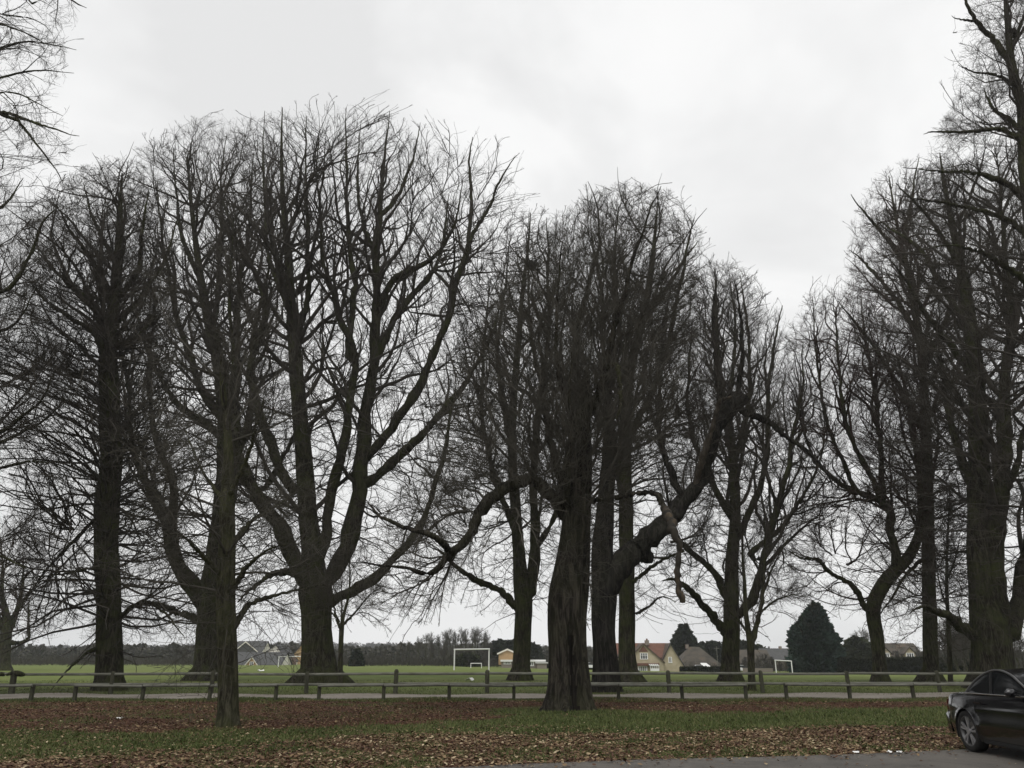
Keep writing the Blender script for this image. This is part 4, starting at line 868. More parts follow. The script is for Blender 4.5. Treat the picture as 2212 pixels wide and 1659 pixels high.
knee('low knee rail running off the left edge of the picture', [-75, 65], (-170, 68), yb, 0, _rg)
knee('low knee rail behind the slim front trunk, with gaps at both ends', [160, 306, 452, 595], (157, 598), yb, 0, _rg)
knee('longest low knee rail, passing behind the hollow tree', [688, 828, 970, 1110, 1223, 1337, 1475, 1612], (685, 1615), yb, 0, _rg)
knee('low knee rail running behind the black car', [1700, 1837, 1975, 2112, 2250], (1697, 2300), yb, 0, _rg)
# taller post-and-rail fence beyond the path
fposts = [-190, 24, 238, 456, 661, 854, 1052, 1250, 1446, 1648, 1836, 2031, 2225]
fb = lambda px: 1500.5 - .0022 * px
pw = [ground_at(px, fb(px)) for px in fposts]
root = empty('post_and_rail_fence', pw[0], 'taller two-rail wooden fence with stout round-topped posts along the field', 'fence'); O = np.array(root.location)
for k, (px, g) in enumerate(zip(fposts, pw)):
    p = g - O; r = .145 if px == 24 else .105; h = 1.02 + _rg.uniform(-.04, .05); le = _rg.normal(0, .03) - (.06 if px in (1446, 1836) else 0)
    b = MB(); n = 10
    ring = lambda z, s: [(p[0] + le * z / h + s * r * math.cos(t), p[1] + s * r * .8 * math.sin(t), p[2] + z) for t in np.linspace(0, 2 * math.pi, n, endpoint=False)]
    b.hexa(ring(-.3, 1), ring(h - .08, .97)); b.hexa(ring(h - .08, .97), ring(h, .55))
    o = b.build('post', M['post'], root)
for a, c in zip(pw[:-1], pw[1:]):
    for zz in (.42, .86):
        a2 = a - O + [.06, 0, zz + _rg.uniform(-.02, .02)]; c2 = c - O + [-.06, 0, zz + _rg.uniform(-.02, .02)]
        prof = [(.045 * math.cos(t), .058 * math.sin(t)) for t in np.linspace(0, 2 * math.pi, 8, endpoint=False)]
        MB().hexa([(a2[0], a2[1] + u, a2[2] + v) for u, v in prof], [(c2[0], c2[1] + u, c2[2] + v) for u, v in prof]).build('rail', M['rail'], root)
# gnarled piece of wood resting on the leftmost post
g = ground_at(24, fb(24))
c, r = [], []
pts = [(-75, 1453, 3.5), (-35, 1456, 5), (0, 1456, 4.6), (18, 1457, 3.4), (30, 1453, 5.5), (47, 1456, 5), (54, 1459, 1.5)]
rows = []
for px, py, rp in pts:
    p = at(px, py, g[1] - .05); rows.append((*p, rad(rp, p)))
s_ = spline(rows, 24); V, Q = ringed(s_[:, :3] - g, s_[:, 3], 10, _rg, 0, 5, .14)
o = mesh_np('fallen_bough', V, [Q], M['bark']); o.location = tuple(g)
tag(o, 'short dark knotty bough resting on the leftmost fence post', 'bough')
# ------------------------------------------------------------------ football goals
M['white'] = flat('white_paint', (.78, .78, .76), .45)
def goal(label, pl, pr, hz_l, hz_r, Yl, Yr, r, stay=True):
    """two posts and a crossbar, with short stays behind"""
    a = ground_at(*pl) if Yl is None else at(pl[0], pl[1], Yl); c = ground_at(*pr) if Yr is None else at(pr[0], pr[1], Yr)
    for q in (a, c): q[2] = float(gz(q[0], q[1]))
    ta = at(hz_l[0], hz_l[1], a[1]); tc_ = at(hz_r[0], hz_r[1], c[1]); ta[0] = a[0]; tc_[0] = c[0]
    root = empty('football_goal', a, label, 'goal', 'football goals on the field'); O = np.array(root.location)
    MB().bar(a - O - [0, 0, .2], ta - O, r, 10).build('goal_post', M['white'], root, smooth=False)
    MB().bar(c - O - [0, 0, .2], tc_ - O, r, 10).build('goal_post', M['white'], root)
    d = (tc_ - ta); d /= np.linalg.norm(d)
    MB().bar(ta - O - d * r, tc_ - O + d * r, r * 1.02, 10).build('crossbar', M['white'], root)
goal('white goal frame standing left of the tallest tree, before the pale gabled houses', (600.5, 1443), (656, 1443), (600.5, 1418), (657, 1418), 175, 176, .09)
goal('largest white goal frame, standing clear in the middle of the field', (981, 1447.5), (1056, 1446.5), (981, 1403), (1057, 1402), 104, 108, .085)
goal('white goal frame beside the dark cypress', (1677, 1452), (1712, 1453), (1677, 1426), (1712, 1428), 160, 156, .09)
goal('small distant goal frame seen through the largest goal', (1017, 1444), (1040, 1444), (1017, 1433), (1040, 1433), 168, 168, .07)
# ------------------------------------------------------------------ houses beyond the field
def brick(name, c1, c2, mort):
    m, nt, b = new_mat(name); tc = nt.nodes.new('ShaderNodeTexCoord')
    br = nt.nodes.new('ShaderNodeTexBrick'); br.inputs['Scale'].default_value = 4
    br.inputs['Color1'].default_value = (*c1, 1); br.inputs['Color2'].default_value = (*c2, 1); br.inputs['Mortar'].default_value = (*mort, 1)
    nt.links.new(mapping(nt, tc.outputs['Object'], (1, 1, 1)), br.inputs['Vector']); nt.links.new(br.outputs['Color'], b.inputs['Base Color']); b.inputs['Roughness'].default_value = .9
    return m
M['cream'] = varied('cream_render', [(.3, (.36, .31, .21)), (.7, (.48, .42, .30))], .8, bmp=0)
M['offwhite'] = varied('offwhite_render', [(.3, (.66, .63, .54)), (.7, (.80, .77, .68))], .6, bmp=0)
M['tan'] = varied('tan_cladding', [(.3, (.34, .23, .12)), (.7, (.46, .32, .18))], .8, bmp=0)
M['brickw'] = brick('house_brick', (.15, .085, .062), (.19, .11, .08), (.22, .19, .16))
M['tile_red'] = varied('red_tiles', [(.3, (.115, .058, .042)), (.7, (.19, .098, .070))], 1.2, (1, 1, 3), bmp=.3)
M['tile_brown'] = varied('brown_tiles', [(.3, (.068, .050, .040)), (.7, (.115, .085, .066))], 1.0, (1, 1, 3), bmp=.3)
M['slate'] = varied('slate', [(.3, (.060, .060, .060)), (.7, (.10, .10, .10))], 1.2, (1, 1, 3), bmp=.3)
M['oldroof'] = varied('old_roof', [(.3, (.050, .046, .038)), (.55, (.085, .074, .060)), (.75, (.12, .085, .06))], .5, bmp=.3)
M['darkwood'] = flat('dark_wood', (.03, .03, .03), .7)
M['glass'] = flat('window_glass', (.035, .04, .045), .08, 0, .5)
M['pale_roof'] = flat('pale_roofing', (.72, .72, .70), .5)
def zb(px, Y): return float(gz(at(px, 1440, Y)[0], Y))
def house(label, px, Y, cat='house', name='house'):
    g = at(px, 1440, Y); g[2] = float(gz(g[0], Y)); return empty(name, g, label, cat)
def X_(px, Y): return at(px, 1430, Y)[0]
def Z_(py, Y): return at(CX, py, Y)[2]
def gable_front(root, xl, xr, xa, pel, per, pa, Y, D, wall, roof, over=.35, base=None, verge=None):
    O = np.array(root.location); xl, xr, xa = X_(xl, Y), X_(xr, Y), X_(xa, Y); zl, zr, za = Z_(pel, Y), Z_(per, Y), Z_(pa, Y); z0 = O[2] - .6 if base is None else Z_(base, Y)
    MB().prism([(xl - O[0], z0 - O[2]), (xr - O[0], z0 - O[2]), (xr - O[0], zr - O[2]), (xa - O[0], za - O[2]), (xl - O[0], zl - O[2])], 'y', Y - O[1], Y + D - O[1]).build('wall', wall, root)
    b = MB(); th = .2
    for (xe, ze) in ((xl, zl), (xr, zr)):
        s = (za - ze) / (xa - xe); x2 = xe + (-over if xe < xa else over); z2 = ze + s * (x2 - xe)
        b.prism([(x2 - O[0], z2 - O[2] + .02), (xa - O[0], za - O[2] + .02), (xa - O[0], za - O[2] + .02 + th), (x2 - O[0], z2 - O[2] + .02 + th)], 'y', Y - over - O[1], Y + D - O[1])
    b.build('roof', roof, root)
    if verge:
        v = MB()
        for (xe, ze) in ((xl, zl), (xr, zr)):
            s = (za - ze) / (xa - xe); x2 = xe + (-over if xe < xa else over); z2 = ze + s * (x2 - xe)
            v.prism([(x2 - O[0], z2 - O[2] - .10), (xa - O[0], za - O[2] - .10), (xa - O[0], za - O[2] + .25), (x2 - O[0], z2 - O[2] + .25)], 'y', Y - over - .08 - O[1], Y - over - .004 - O[1])
        v.build('bargeboard', verge, root)
def ridge_block(root, xl, xr, pe, pr, Y, D, wall, roof, over=.4, hip=0.0):
    O = np.array(root.location); xl, xr = X_(xl, Y) - O[0], X_(xr, Y) - O[0]; ze = Z_(pe, Y) - O[2]; zr = Z_(pr, Y + D / 2) - O[2]; y0, y1 = Y - O[1], Y + D - O[1]; ym = (y0 + y1) / 2
    s = (zr - ze) / (ym - y0)
    if not hip: MB().prism([(y0, -.6), (y1, -.6), (y1, ze), (ym, zr), (y0, ze)], 'x', xl, xr).build('wall', wall, root)
    else: MB().box(xl, xr, y0, y1, -.6, ze).build('wall', wall, root)
    th = .2; h = hip
    a = [(xl - over, y0 - over, ze - s * over), (xr + over, y0 - over, ze - s * over), (xr + over, y1 + over, ze - s * over), (xl - over, y1 + over, ze - s * over)]
    r = [(xl - over + h, ym, zr), (xr + over - h, ym, zr)]; up = lambda p: (p[0], p[1], p[2] + th)
    b = MB()
    b.hexa([a[0], a[1], r[1], r[0]], [up(a[0]), up(a[1]), up(r[1]), up(r[0])]); b.hexa([a[3], a[2], r[1], r[0]][::-1], [up(a[3]), up(a[2]), up(r[1]), up(r[0])][::-1])
    if h: b.hexa([a[0], a[3], r[0]], [up(a[0]), up(a[3]), up(r[0])]); b.hexa([a[1], a[2], r[1]], [up(a[1]), up(a[2]), up(r[1])])
    b.build('roof', roof, root)
def window(root, xl, xr, pt, pb, Y, nx=2, ny=1, frame=None, name='window', bar=.10):
    O = np.array(root.location); x0, x1 = X_(xl, Y) - O[0], X_(xr, Y) - O[0]; z1, z0 = Z_(pt, Y) - O[2], Z_(pb, Y) - O[2]; y = Y - O[1]
    f = MB(); t = bar
    f.box(x0 - t, x0 + t, y - .09, y + .02, z0, z1); f.box(x1 - t, x1 + t, y - .09, y + .02, z0, z1); f.box(x0 - t - .05, x1 + t + .05, y - .13, y + .02, z0 - t - .05, z0); f.box(x0 - t, x1 + t, y - .09, y + .02, z1, z1 + t)
    for k in range(1, nx): xm = x0 + (x1 - x0) * k / nx; f.box(xm - t * .6, xm + t * .6, y - .08, y + .02, z0 + .004, z1 - .004)
    for k in range(1, ny): zm = z0 + (z1 - z0) * (1 - .32 * k); f.box(x0 + t, x1 - t, y - .075, y + .02, zm - t * .5, zm + t * .5)
    o = f.build(name, frame or M['white'], root)
    MB().box(x0 + .01, x1 - .01, y - .045, y - .02, z0 + .01, z1 - .01).build('pane', M['glass'], o)
def blk(root, name, mat, xl, xr, pt, pb, Y, D):
    O = np.array(root.location); return MB().box(X_(xl, Y) - O[0], X_(xr, Y) - O[0], Y - O[1], Y + D - O[1], Z_(pb, Y) - O[2], Z_(pt, Y) - O[2]).build(name, mat, root)
# the tiled house in the middle
h = house('cream house with a red-brown tiled roof and several front gables', 1400, 200)
ridge_block(h, 1332, 1449, 1419, 1391, 203, 9, M['cream'], M['tile_red'])
gable_front(h, 1352, 1433, 1391, 1430, 1430, 1391, 200, 7.5, M['cream'], M['tile_brown'], verge=M['tile_brown'])
gable_front(h, 1425, 1476, 1450, 1438, 1438, 1391, 201, 8, M['cream'], M['tile_brown'], verge=M['darkwood'])
gable_front(h, 1327, 1368, 1347, 1430, 1430, 1408, 198.6, 6, M['cream'], M['tile_brown'], verge=M['darkwood'])
O = np.array(h.location)
MB().prism([(X_(1380.5, 200) - O[0], Z_(1408, 200) - O[2]), (X_(1401.5, 200) - O[0], Z_(1408, 200) - O[2]), (X_(1391, 200) - O[0], Z_(1394.5, 200) - O[2])], 'y', 199.9 - O[1], 199.99 - O[1]).build('tile_hanging', M['tile_red'], h)
window(h, 1384, 1399, 1411.5, 1423, 200, 3, 2); window(h, 1445, 1451, 1420, 1430.5, 201, 2, 1); window(h, 1330, 1343, 1433, 1447, 198.6, 2, 2, bar=.16)
blk(h, 'pent_roof', M['tile_red'], 1377, 1424, 1432.5, 1438, 199.2, .8)
window(h, 1379, 1396, 1440, 1449.5, 199.9, 4, 1, bar=.17)
O = np.array(h.location); cx0, cx1 = X_(1403, 198) - O[0], X_(1421, 198) - O[0]
cons = MB(); z0, z1, z2 = -.3, Z_(1438.5, 197) - O[2], Z_(1434, 199.7) - O[2]
for k in range(5):
    x = cx0 + (cx1 - cx0) * k / 4; cons.box(x - .06, x + .06, 197 - O[1] - .06, 197 - O[1] + .06, z0, z1)
    cons.hexa([(x - .06, 197 - O[1], z1), (x + .06, 197 - O[1], z1), (x + .06, 199.7 - O[1], z2), (x - .06, 199.7 - O[1], z2)], [(x - .06, 197 - O[1], z1 + .1), (x + .06, 197 - O[1], z1 + .1), (x + .06, 199.7 - O[1], z2 + .1), (x - .06, 199.7 - O[1], z2 + .1)])
cons.box(cx0 - .1, cx1 + .1, 196.9 - O[1], 197.1 - O[1], z1, z1 + .18); cons.box(cx0, cx1, 196.95 - O[1], 197.05 - O[1], z0, z0 + .9)
c_ = cons.build('conservatory', M['white'], h)
MB().hexa([(cx0, 197.08 - O[1], z1 + .01), (cx1, 197.08 - O[1], z1 + .01), (cx1, 199.7 - O[1], z2 + .01), (cx0, 199.7 - O[1], z2 + .01)], [(cx0, 197.08 - O[1], z1 + .06), (cx1, 197.08 - O[1], z1 + .06), (cx1, 199.7 - O[1], z2 + .06), (cx0, 199.7 - O[1], z2 + .06)]).build('glass_roof', flat('roof_glass', (.42, .44, .42), .2), c_)
blk(h, 'chimney', M['brickw'], 1396, 1404.5, 1383, 1394, 206, 1.0); blk(h, 'chimney_pot', M['tile_red'], 1398.5, 1401.5, 1379.5, 1383, 206.2, .45)
# old bungalow to its right
h = house('low house with a large mottled brown hipped roof, right of the tiled house', 1510, 212)
ridge_block(h, 1468, 1560, 1440, 1399, 212, 13, M['cream'], M['oldroof'], hip=4.5)
blk(h, 'chimney', M['brickw'], 1484, 1490, 1392, 1401, 218, .8)
# flat fronted building left of the hollow tree
h = house('building with a tan gable above a flat white-edged brick front', 1130, 188)
gable_front(h, 1077, 1116, 1096, 1412, 1412, 1403.5, 191.5, 14, M['tan'], M['slate'], verge=M['offwhite'], base=1436)
blk(h, 'wall', M['brickw'], 1083, 1176, 1429.5, 1449, 188, 16); blk(h, 'roof', M['pale_roof'], 1081, 1179, 1425, 1429.3, 187.5, 17)
window(h, 1089, 1103, 1430.5, 1433.5, 188, 4); window(h, 1140, 1152, 1430.5, 1437, 188, 3, bar=.14); window(h, 1120, 1130, 1430.5, 1437, 188, 3)
blk(h, 'garage', M['brickw'], 1160, 1181, 1433, 1449, 184.5, 3.4); blk(h, 'garage_roof', M['pale_roof'], 1157, 1184, 1431, 1432.8, 184.2, 3.7)
# pale gabled houses on the left
h = house('white-gabled house with a grey roof behind the goal, left of the tallest tree', 593, 255)
gable_front(h, 566, 619, 593, 1414, 1427, 1394, 255, 13, M['offwhite'], M['slate']); blk(h, 'side_wall', M['brickw'], 612, 629, 1420, 1444, 253, 6)
h = house('long grey-roofed house with a small tan gable, nearest of the left village houses', 550, 240)
ridge_block(h, 497, 606, 1436, 1410, 241.5, 12, M['offwhite'], M['slate']); gable_front(h, 531, 557, 544, 1437, 1437, 1420, 240, 5, M['tan'], M['slate'], verge=M['offwhite'])
window(h, 540.5, 547.5, 1430, 1437, 240, 2)
h = house('dark slate-roofed house with a white bargeboard, highest of the left village houses', 530, 275)
ridge_block(h, 500, 562, 1408, 1386, 277, 12, M['offwhite'], M['slate']); gable_front(h, 505, 553, 527, 1407, 1407, 1387, 275, 8, M['slate'], M['slate'], verge=M['offwhite'])
h = house('small tan-gabled house just left of the tallest tree trunk', 649, 285)
gable_front(h, 632, 666, 649, 1414, 1414, 1393, 285, 12, M['tan'], M['slate'])
h = house('grey-roofed house right of the tallest tree, with a low pale wall', 780, 268)
ridge_block(h, 755, 805, 1438, 1426, 268, 9, M['cream'], M['oldroof'])
# house with dormers behind the dark hedge
h = house('grey-roofed house with two white dormer windows behind the dark hedge', 1950, 216)
ridge_block(h, 1896, 1998, 1421, 1391, 217, 11, M['cream'], M['oldroof'])
for a, c in ((1909, 1923), (1961, 1976)):
    gable_front(h, a - 4, c + 4, (a + c) / 2, 1411, 1411, 1399, 216.2, 5, M['cream'], M['oldroof']); window(h, a, c, 1411.5, 1419, 216.2, 3, bar=.13)
h = house('low brown-roofed house behind the slim V-forked tree', 1630, 236)
ridge_block(h, 1590, 1668, 1432, 1405, 236, 11, M['brickw'], M['oldroof'])
h = house('grey-roofed house with one chimney just left of the dark cypress', 1690, 246)
ridge_block(h, 1656, 1730, 1424, 1402, 246, 11, M['brickw'], M['slate']); blk(h, 'chimney', M['brickw'], 1687, 1692, 1396, 1404, 251, .9)
# brick garden wall, sheds
h = house('low brick garden wall behind the slim V-forked tree', 1636, 186, 'wall', 'garden_wall')
blk(h, 'brickwork', M['brickw'], 1604, 1668, 1443, 1455, 186, .3); blk(h, 'coping', M['darkwood'], 1603, 1669, 1441.4, 1442.9, 185.95, .42)
h = house('small shed with a white sloping roof panel in front of the low brown-roofed house', 1526, 196, 'shed', 'garden_shed')
O = np.array(h.location); x0, x1 = X_(1519, 196) - O[0], X_(1534, 196) - O[0]; zt = Z_(1433, 196) - O[2]; zl = Z_(1441, 196) - O[2]
MB().box(x0, x1, 0, 2.2, -.4, zl).build('wall', M['brickw'], h); MB().hexa([(x0 - .1, -.2, zl), (x1 + .1, -.2, zl), (x1 - .5, 1.9, zt), (x0 - .3, 1.9, zt)], [(x0 - .1, -.2, zl + .1), (x1 + .1, -.2, zl + .1), (x1 - .5, 1.9, zt + .1), (x0 - .3, 1.9, zt + .1)]).build('roof', M['pale_roof'], h)
def small_car(label, px, Y, rz=0, col=(.75, .75, .75)):
    g = at(px, 1440, Y); g[2] = float(gz(g[0], Y)); r = empty('parked_car', g, label, 'car', 'cars parked by the far houses', rz)
    pm = flat('car_paint_far', col, .3, 0, .5)
    MB().prism([(-2.05, .35), (2.05, .35), (2.1, .7), (1.95, .92), (1.0, 1.0), (-1.0, 1.0), (-1.9, .95), (-2.1, .75)], 'y', -.85, .85).build('body', pm, r, bevel=.06)
    MB().prism([(-1.55, .98), (1.05, .98), (.45, 1.45), (-1.0, 1.45)], 'y', -.74, .74).build('window', M['glass'], r); MB().prism([(-1.05, 1.445), (.5, 1.445), (.4, 1.5), (-.95, 1.5)], 'y', -.72, .72).build('roof', pm, r)
    for sx in (-1.3, 1.3):
        for sy in (-.86, .68): MB().bar((sx, sy, .32), (sx, sy + .18, .32), .32, 14).build('wheel', M['darkwood'], r)
small_car('white car parked by the low hedge, right of the tiled house', 1512, 195)
small_car('white car half hidden by the trunk beside the slim V-forked tree', 1600, 190)
small_car('white car between the hollow tree and the leaning trunk, beyond the field', 1270, 196)
# poles
def pole(label, px, pt, Y, r, name='utility_pole', cat='pole', lamp=False):
    g = at(px, 1440, Y); g[2] = float(gz(g[0], Y)); z = at(px, pt, Y)[2] - g[2]; o = empty(name, g, label, cat)
    MB().bar((0, 0, -.3), (0, 0, z), r, 8, r * .7).build('pole', M['rail'], o)
    if lamp: MB().bar((0, 0, z - .05), (-.9, -.2, z + .12), r * .5, 6).build('arm', M['rail'], o); MB().box(-1.5, -.8, -.32, -.08, z + .06, z + .2).build('lamp_head', M['rail'], o, bevel=.03)
    else: MB().box(-.7, .7, -.06, .06, z - .55, z - .43).build('crossarm', M['rail'], o)
pole('thin grey pole in front of the dark conifers right of the tiled house', 1551, 1396, 205, .10)
pole('taller thin lamp post between the low-limbed tree and the slim V-forked tree', 1596, 1378, 205, .09, 'lamp_post', 'lamp post', True)
# ------------------------------------------------------------------ evergreens, hedges, woods, hills
def foliage_mat(name, a, b_, c, rough=.8):
    m, nt, b = new_mat(name); r = ramp(nt, [(0, a), (.5, b_), (1, c)]); nt.links.new(attr(nt, 'tone'), r.inputs['Fac'])
    nt.links.new(r.outputs['Color'], b.inputs['Base Color']); b.inputs['Roughness'].default_value = rough; b.inputs['Specular IOR Level'].default_value = .12
    return m
M['cyp'] = foliage_mat('cypress_green', (.014, .027, .022), (.028, .050, .040), (.056, .085, .066))
M['fir'] = foliage_mat('fir_green', (.015, .021, .014), (.028, .036, .024), (.044, .052, .034))
M['hedge'] = foliage_mat('hedge_green', (.016, .019, .011), (.030, .033, .019), (.050, .052, .030))
M['ever'] = foliage_mat('evergreen_bush', (.022, .027, .014), (.040, .047, .024), (.066, .070, .038))
def sprays(P, N, s, rg, up=.5, wid=.45):
    """pointed foliage sprays at P leaning out along N; each is two crossed blades"""
    n = len(P); d = nrm(N + rg.normal(size=(n, 3)) * .35 + np.array([0, 0, up])); sd = nrm(np.cross(d, rg.normal(size=(n, 3)))); L = s * rg.uniform(.6, 1.4, n)[:, None]
    nn = np.cross(d, sd)
    V = np.stack([P - d * L * .3, P + sd * L * wid + d * L * .25, P + d * L, P - sd * L * wid + d * L * .25, P + nn * L * wid + d * L * .25, P - nn * L * wid + d * L * .25], 1)
    i = (np.arange(n) * 6)[:, None]
    return V.reshape(-1, 3), np.concatenate([i + np.array([[0, 1, 2, 3]]), i + np.array([[0, 4, 2, 5]])])
def conifer(name, label, prof, Y, seed, n=5000, s=.7, mat='cyp', ragged=.10, group=None, cat='tree', up=.5, drop=0.0):
    """prof: rows (py, left, right) of the outline at distance Y"""
    rg = np.random.default_rng(seed); rows = []
    for py, l, r in prof:
        a, b = at(l, py, Y), at(r, py, Y); rows.append((a[2], (a[0] + b[0]) / 2, max(.08, (b[0] - a[0]) / 2)))
    rows.sort(); rows = np.array(rows); zt = rows[-1, 0]; zb_ = rows[0, 0]
    root = empty(name, (np.interp(zb_, rows[:, 0], rows[:, 1]), Y, float(gz(rows[0, 1], Y))), label, cat, group); O = np.array(root.location)
    # more sprays where it is wide
    zz = rg.uniform(zb_, zt, n * 4); rr = np.interp(zz, rows[:, 0], rows[:, 2]); keep = rg.random(n * 4) < (rr / rows[:, 2].max()) + .10; zz = zz[keep][:n]; m = len(zz)
    rr = np.interp(zz, rows[:, 0], rows[:, 2]); cc = np.interp(zz, rows[:, 0], rows[:, 1]); a = rg.uniform(0, 6.283, m)
    lump = 1 + ragged * (2 * fbm(a * 2.2 + 7, zz * .9, seed) - 1) + ragged * .8 * (2 * fbm(a * 6, zz * 2.6, seed + 3) - 1)
    q = rr * lump * rg.uniform(.80, 1.0, m) ** .5
    P = np.stack([cc + q * np.cos(a), Y + q * .9 * np.sin(a), zz - drop * q], 1) - O
    N = np.stack([np.cos(a), np.sin(a), np.zeros(m) - drop], 1)
    V, Q = sprays(P, N, s, rg, up)
    tone = np.clip(.5 + .9 * (fbm(a * 3, zz * .8, seed + 9) - .5) + .15 * rg.normal(size=m), 0, 1)
    mesh_np('crown', V, [Q], M[mat], root, attr={'tone': np.repeat(tone, 6)}, smooth=False)
    # the stem and the dense inner branches
    K = 14; z = np.linspace(zb_, zt - .02 * (zt - zb_), K); rr = np.interp(z, rows[:, 0], rows[:, 2]); cc = np.interp(z, rows[:, 0], rows[:, 1])
    C = np.stack([cc, np.full(K, Y), z], 1) - O
    V, Q = ringed(C, rr * .70, 16, rg, 0, 5, .05); mesh_np('inner_branches', V, [Q], M[mat], root, attr={'tone': np.full(len(V), .1)})
    h = zb_ - O[2] + .2 * (zt - zb_)
    MB().bar((0, 0, -.3), (0, 0, h), max(.15, .06 * (zt - zb_) * .5), 10).build('trunk', M['bark'], root)
    return root
conifer('cypress_tree', 'large dark dense cypress with a pointed top beside a white goal', [(1452, 1722, 1798), (1430, 1719, 1804), (1408, 1718, 1804), (1385, 1720, 1794), (1360, 1727, 1783), (1338, 1741, 1774), (1320, 1753, 1767), (1310, 1760, 1762)], 178, 71, 9000, 1.3, ragged=.34, up=.3)
conifer('conifer_tree', 'dark ragged conifer rising behind the tiled house', [(1448, 1448, 1512), (1405, 1447, 1508), (1395, 1452, 1500), (1380, 1460, 1494), (1365, 1469, 1485), (1351, 1476, 1478)], 238, 72, 2600, 1.3, 'fir', .22, up=.15)
conifer('conifer_tree', 'small pointed dark conifer alone at the field edge right of the tallest tree', [(1444, 760, 782), (1430, 760, 782), (1418, 764, 778), (1405, 770.5, 772)], 200, 73, 900, .8, 'fir', .2)
rg_ = np.random.default_rng(80)
for k, (px, pt, w, Y) in enumerate([(1063, 1392, 15, 262), (1072, 1386, 16, 255), (1084, 1383, 17, 262), (1098, 1384, 16, 258), (1108, 1386, 15, 262), (1150, 1390, 17, 260), (1158, 1396, 16, 255), (1142, 1390, 14, 268)]):
    conifer('conifer_tree', 'dark conifer in the row behind the flat white-edged building', [(1446, px - w * .7, px + w * .7), (1425, px - w * .7, px + w * .7), (pt + 12, px - w * .35, px + w * .35), (pt, px - .5, px + .5)], Y, 81 + k, 420, 1.2, 'fir', .2, group='conifers behind the flat white-edged building')
for k, (px, pt, w, Y) in enumerate([(1508, 1392, 16, 262), (1520, 1389, 16, 268), (1532, 1387, 15, 262), (1541, 1386, 16, 266), (1553, 1390, 15, 262), (1566, 1391, 15, 266)]):
    conifer('conifer_tree', 'dark conifer in the row behind the low house with the hipped roof', [(1446, px - w * .7, px + w * .7), (1425, px - w * .7, px + w * .7), (pt + 12, px - w * .35, px + w * .35), (pt, px - .5, px + .5)], Y, 91 + k, 420, 1.2, 'fir', .2, group='conifers behind the low hipped-roof house')
for k, (px, pt, l, r, Y, lab) in enumerate([(1603, 1384, 1585, 1622, 258, 'round dark evergreen tree behind the slim V-forked tree'), (1850, 1377, 1826, 1880, 205, 'round-topped dull evergreen tree between the cypress and the crooked tree'),
        (1632, 1393, 1612, 1662, 255, 'bushy dull evergreen behind the brick garden wall'), (1822, 1398, 1796, 1850, 208, 'bushy evergreen just right of the cypress, behind the hedge'), (2085, 1380, 2056, 2120, 150, 'dull evergreen bush left of the massive tree, behind its thin neighbour'),
        (2110, 1345, 2080, 2150, 165, 'tall dull evergreen behind the massive tree by the car'), (1010, 1412, 985, 1034, 205, 'dull evergreen tree seen inside the largest goal')]):
    conifer('evergreen_tree', lab, [(1450, l + 4, r - 4), (1430, l, r), (pt + (1430 - pt) * .4, l + 2, r - 2), (pt + 6, px - (r - l) * .28, px + (r - l) * .28), (pt, px - 3, px + 3)], Y, 101 + k, 1700, .85, 'ever', .3, up=.1)
def hedge(label, pts, Y0, Y1, n, s, mat, seed, thick=2.0, name='hedge'):
    """pts: (px, top) along the hedge from distance Y0 to Y1"""
    rg = np.random.default_rng(seed); m = len(pts); A = []
    for k, (px, pt) in enumerate(pts):
        Y = Y0 + (Y1 - Y0) * k / (m - 1); g = at(px, pt, Y); A.append((g[0], Y, g[2], float(gz(g[0], Y))))
    A = np.array(A); root = empty(name, (A[0, 0], A[0, 1], A[0, 3]), label, 'hedge'); O = np.array(root.location)
    u = rg.random(n) * (m - 1); x, y, zt, z0 = [np.interp(u, np.arange(m), A[:, j]) for j in range(4)]
    v = rg.random(n); front = rg.random(n) < .62
    zz = np.where(front, z0 + (zt - z0) * v, zt - .25 * rg.random(n)); yy = np.where(front, y - thick / 2 + .25 * rg.random(n), y + (rg.random(n) - .5) * thick)
    P = np.stack([x, yy, zz + .25 * (fbm(x * .8, zz, seed) - .5)], 1) - O; N = np.stack([np.zeros(n), np.where(front, -1.0, -.1), np.where(front, .2, 1.0)], 1)
    V, Q = sprays(P, N, s, rg, .25); mesh_np('foliage', V, [Q], M[mat], root, attr={'tone': np.repeat(np.clip(.5 + .2 * rg.normal(size=n) + .6 * (fbm(x * .5, zz * .7, seed + 2) - .5), 0, 1), 6)}, smooth=False)
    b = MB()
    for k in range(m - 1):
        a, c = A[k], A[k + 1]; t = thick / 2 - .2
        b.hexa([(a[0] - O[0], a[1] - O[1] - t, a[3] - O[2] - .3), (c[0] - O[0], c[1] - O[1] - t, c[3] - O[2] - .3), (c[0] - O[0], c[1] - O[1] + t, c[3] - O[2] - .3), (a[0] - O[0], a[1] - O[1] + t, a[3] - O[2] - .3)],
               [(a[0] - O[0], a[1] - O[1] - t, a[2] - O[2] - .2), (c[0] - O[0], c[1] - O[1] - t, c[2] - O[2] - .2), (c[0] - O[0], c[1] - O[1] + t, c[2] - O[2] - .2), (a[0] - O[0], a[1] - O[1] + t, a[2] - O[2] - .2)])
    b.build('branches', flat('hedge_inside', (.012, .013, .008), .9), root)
hedge('tall dark clipped hedge running right from the cypress', [(1798, 1426), (1840, 1424), (1890, 1426), (1940, 1425), (1995, 1424), (2060, 1427), (2110, 1430)], 176, 168, 7000, .55, 'hedge', 111)
hedge('low dark hedge in front of the tiled and the brown-roofed houses', [(1468, 1443), (1500, 1442), (1540, 1443), (1575, 1442)], 192, 190, 1500, .4, 'hedge', 112, 1.2)
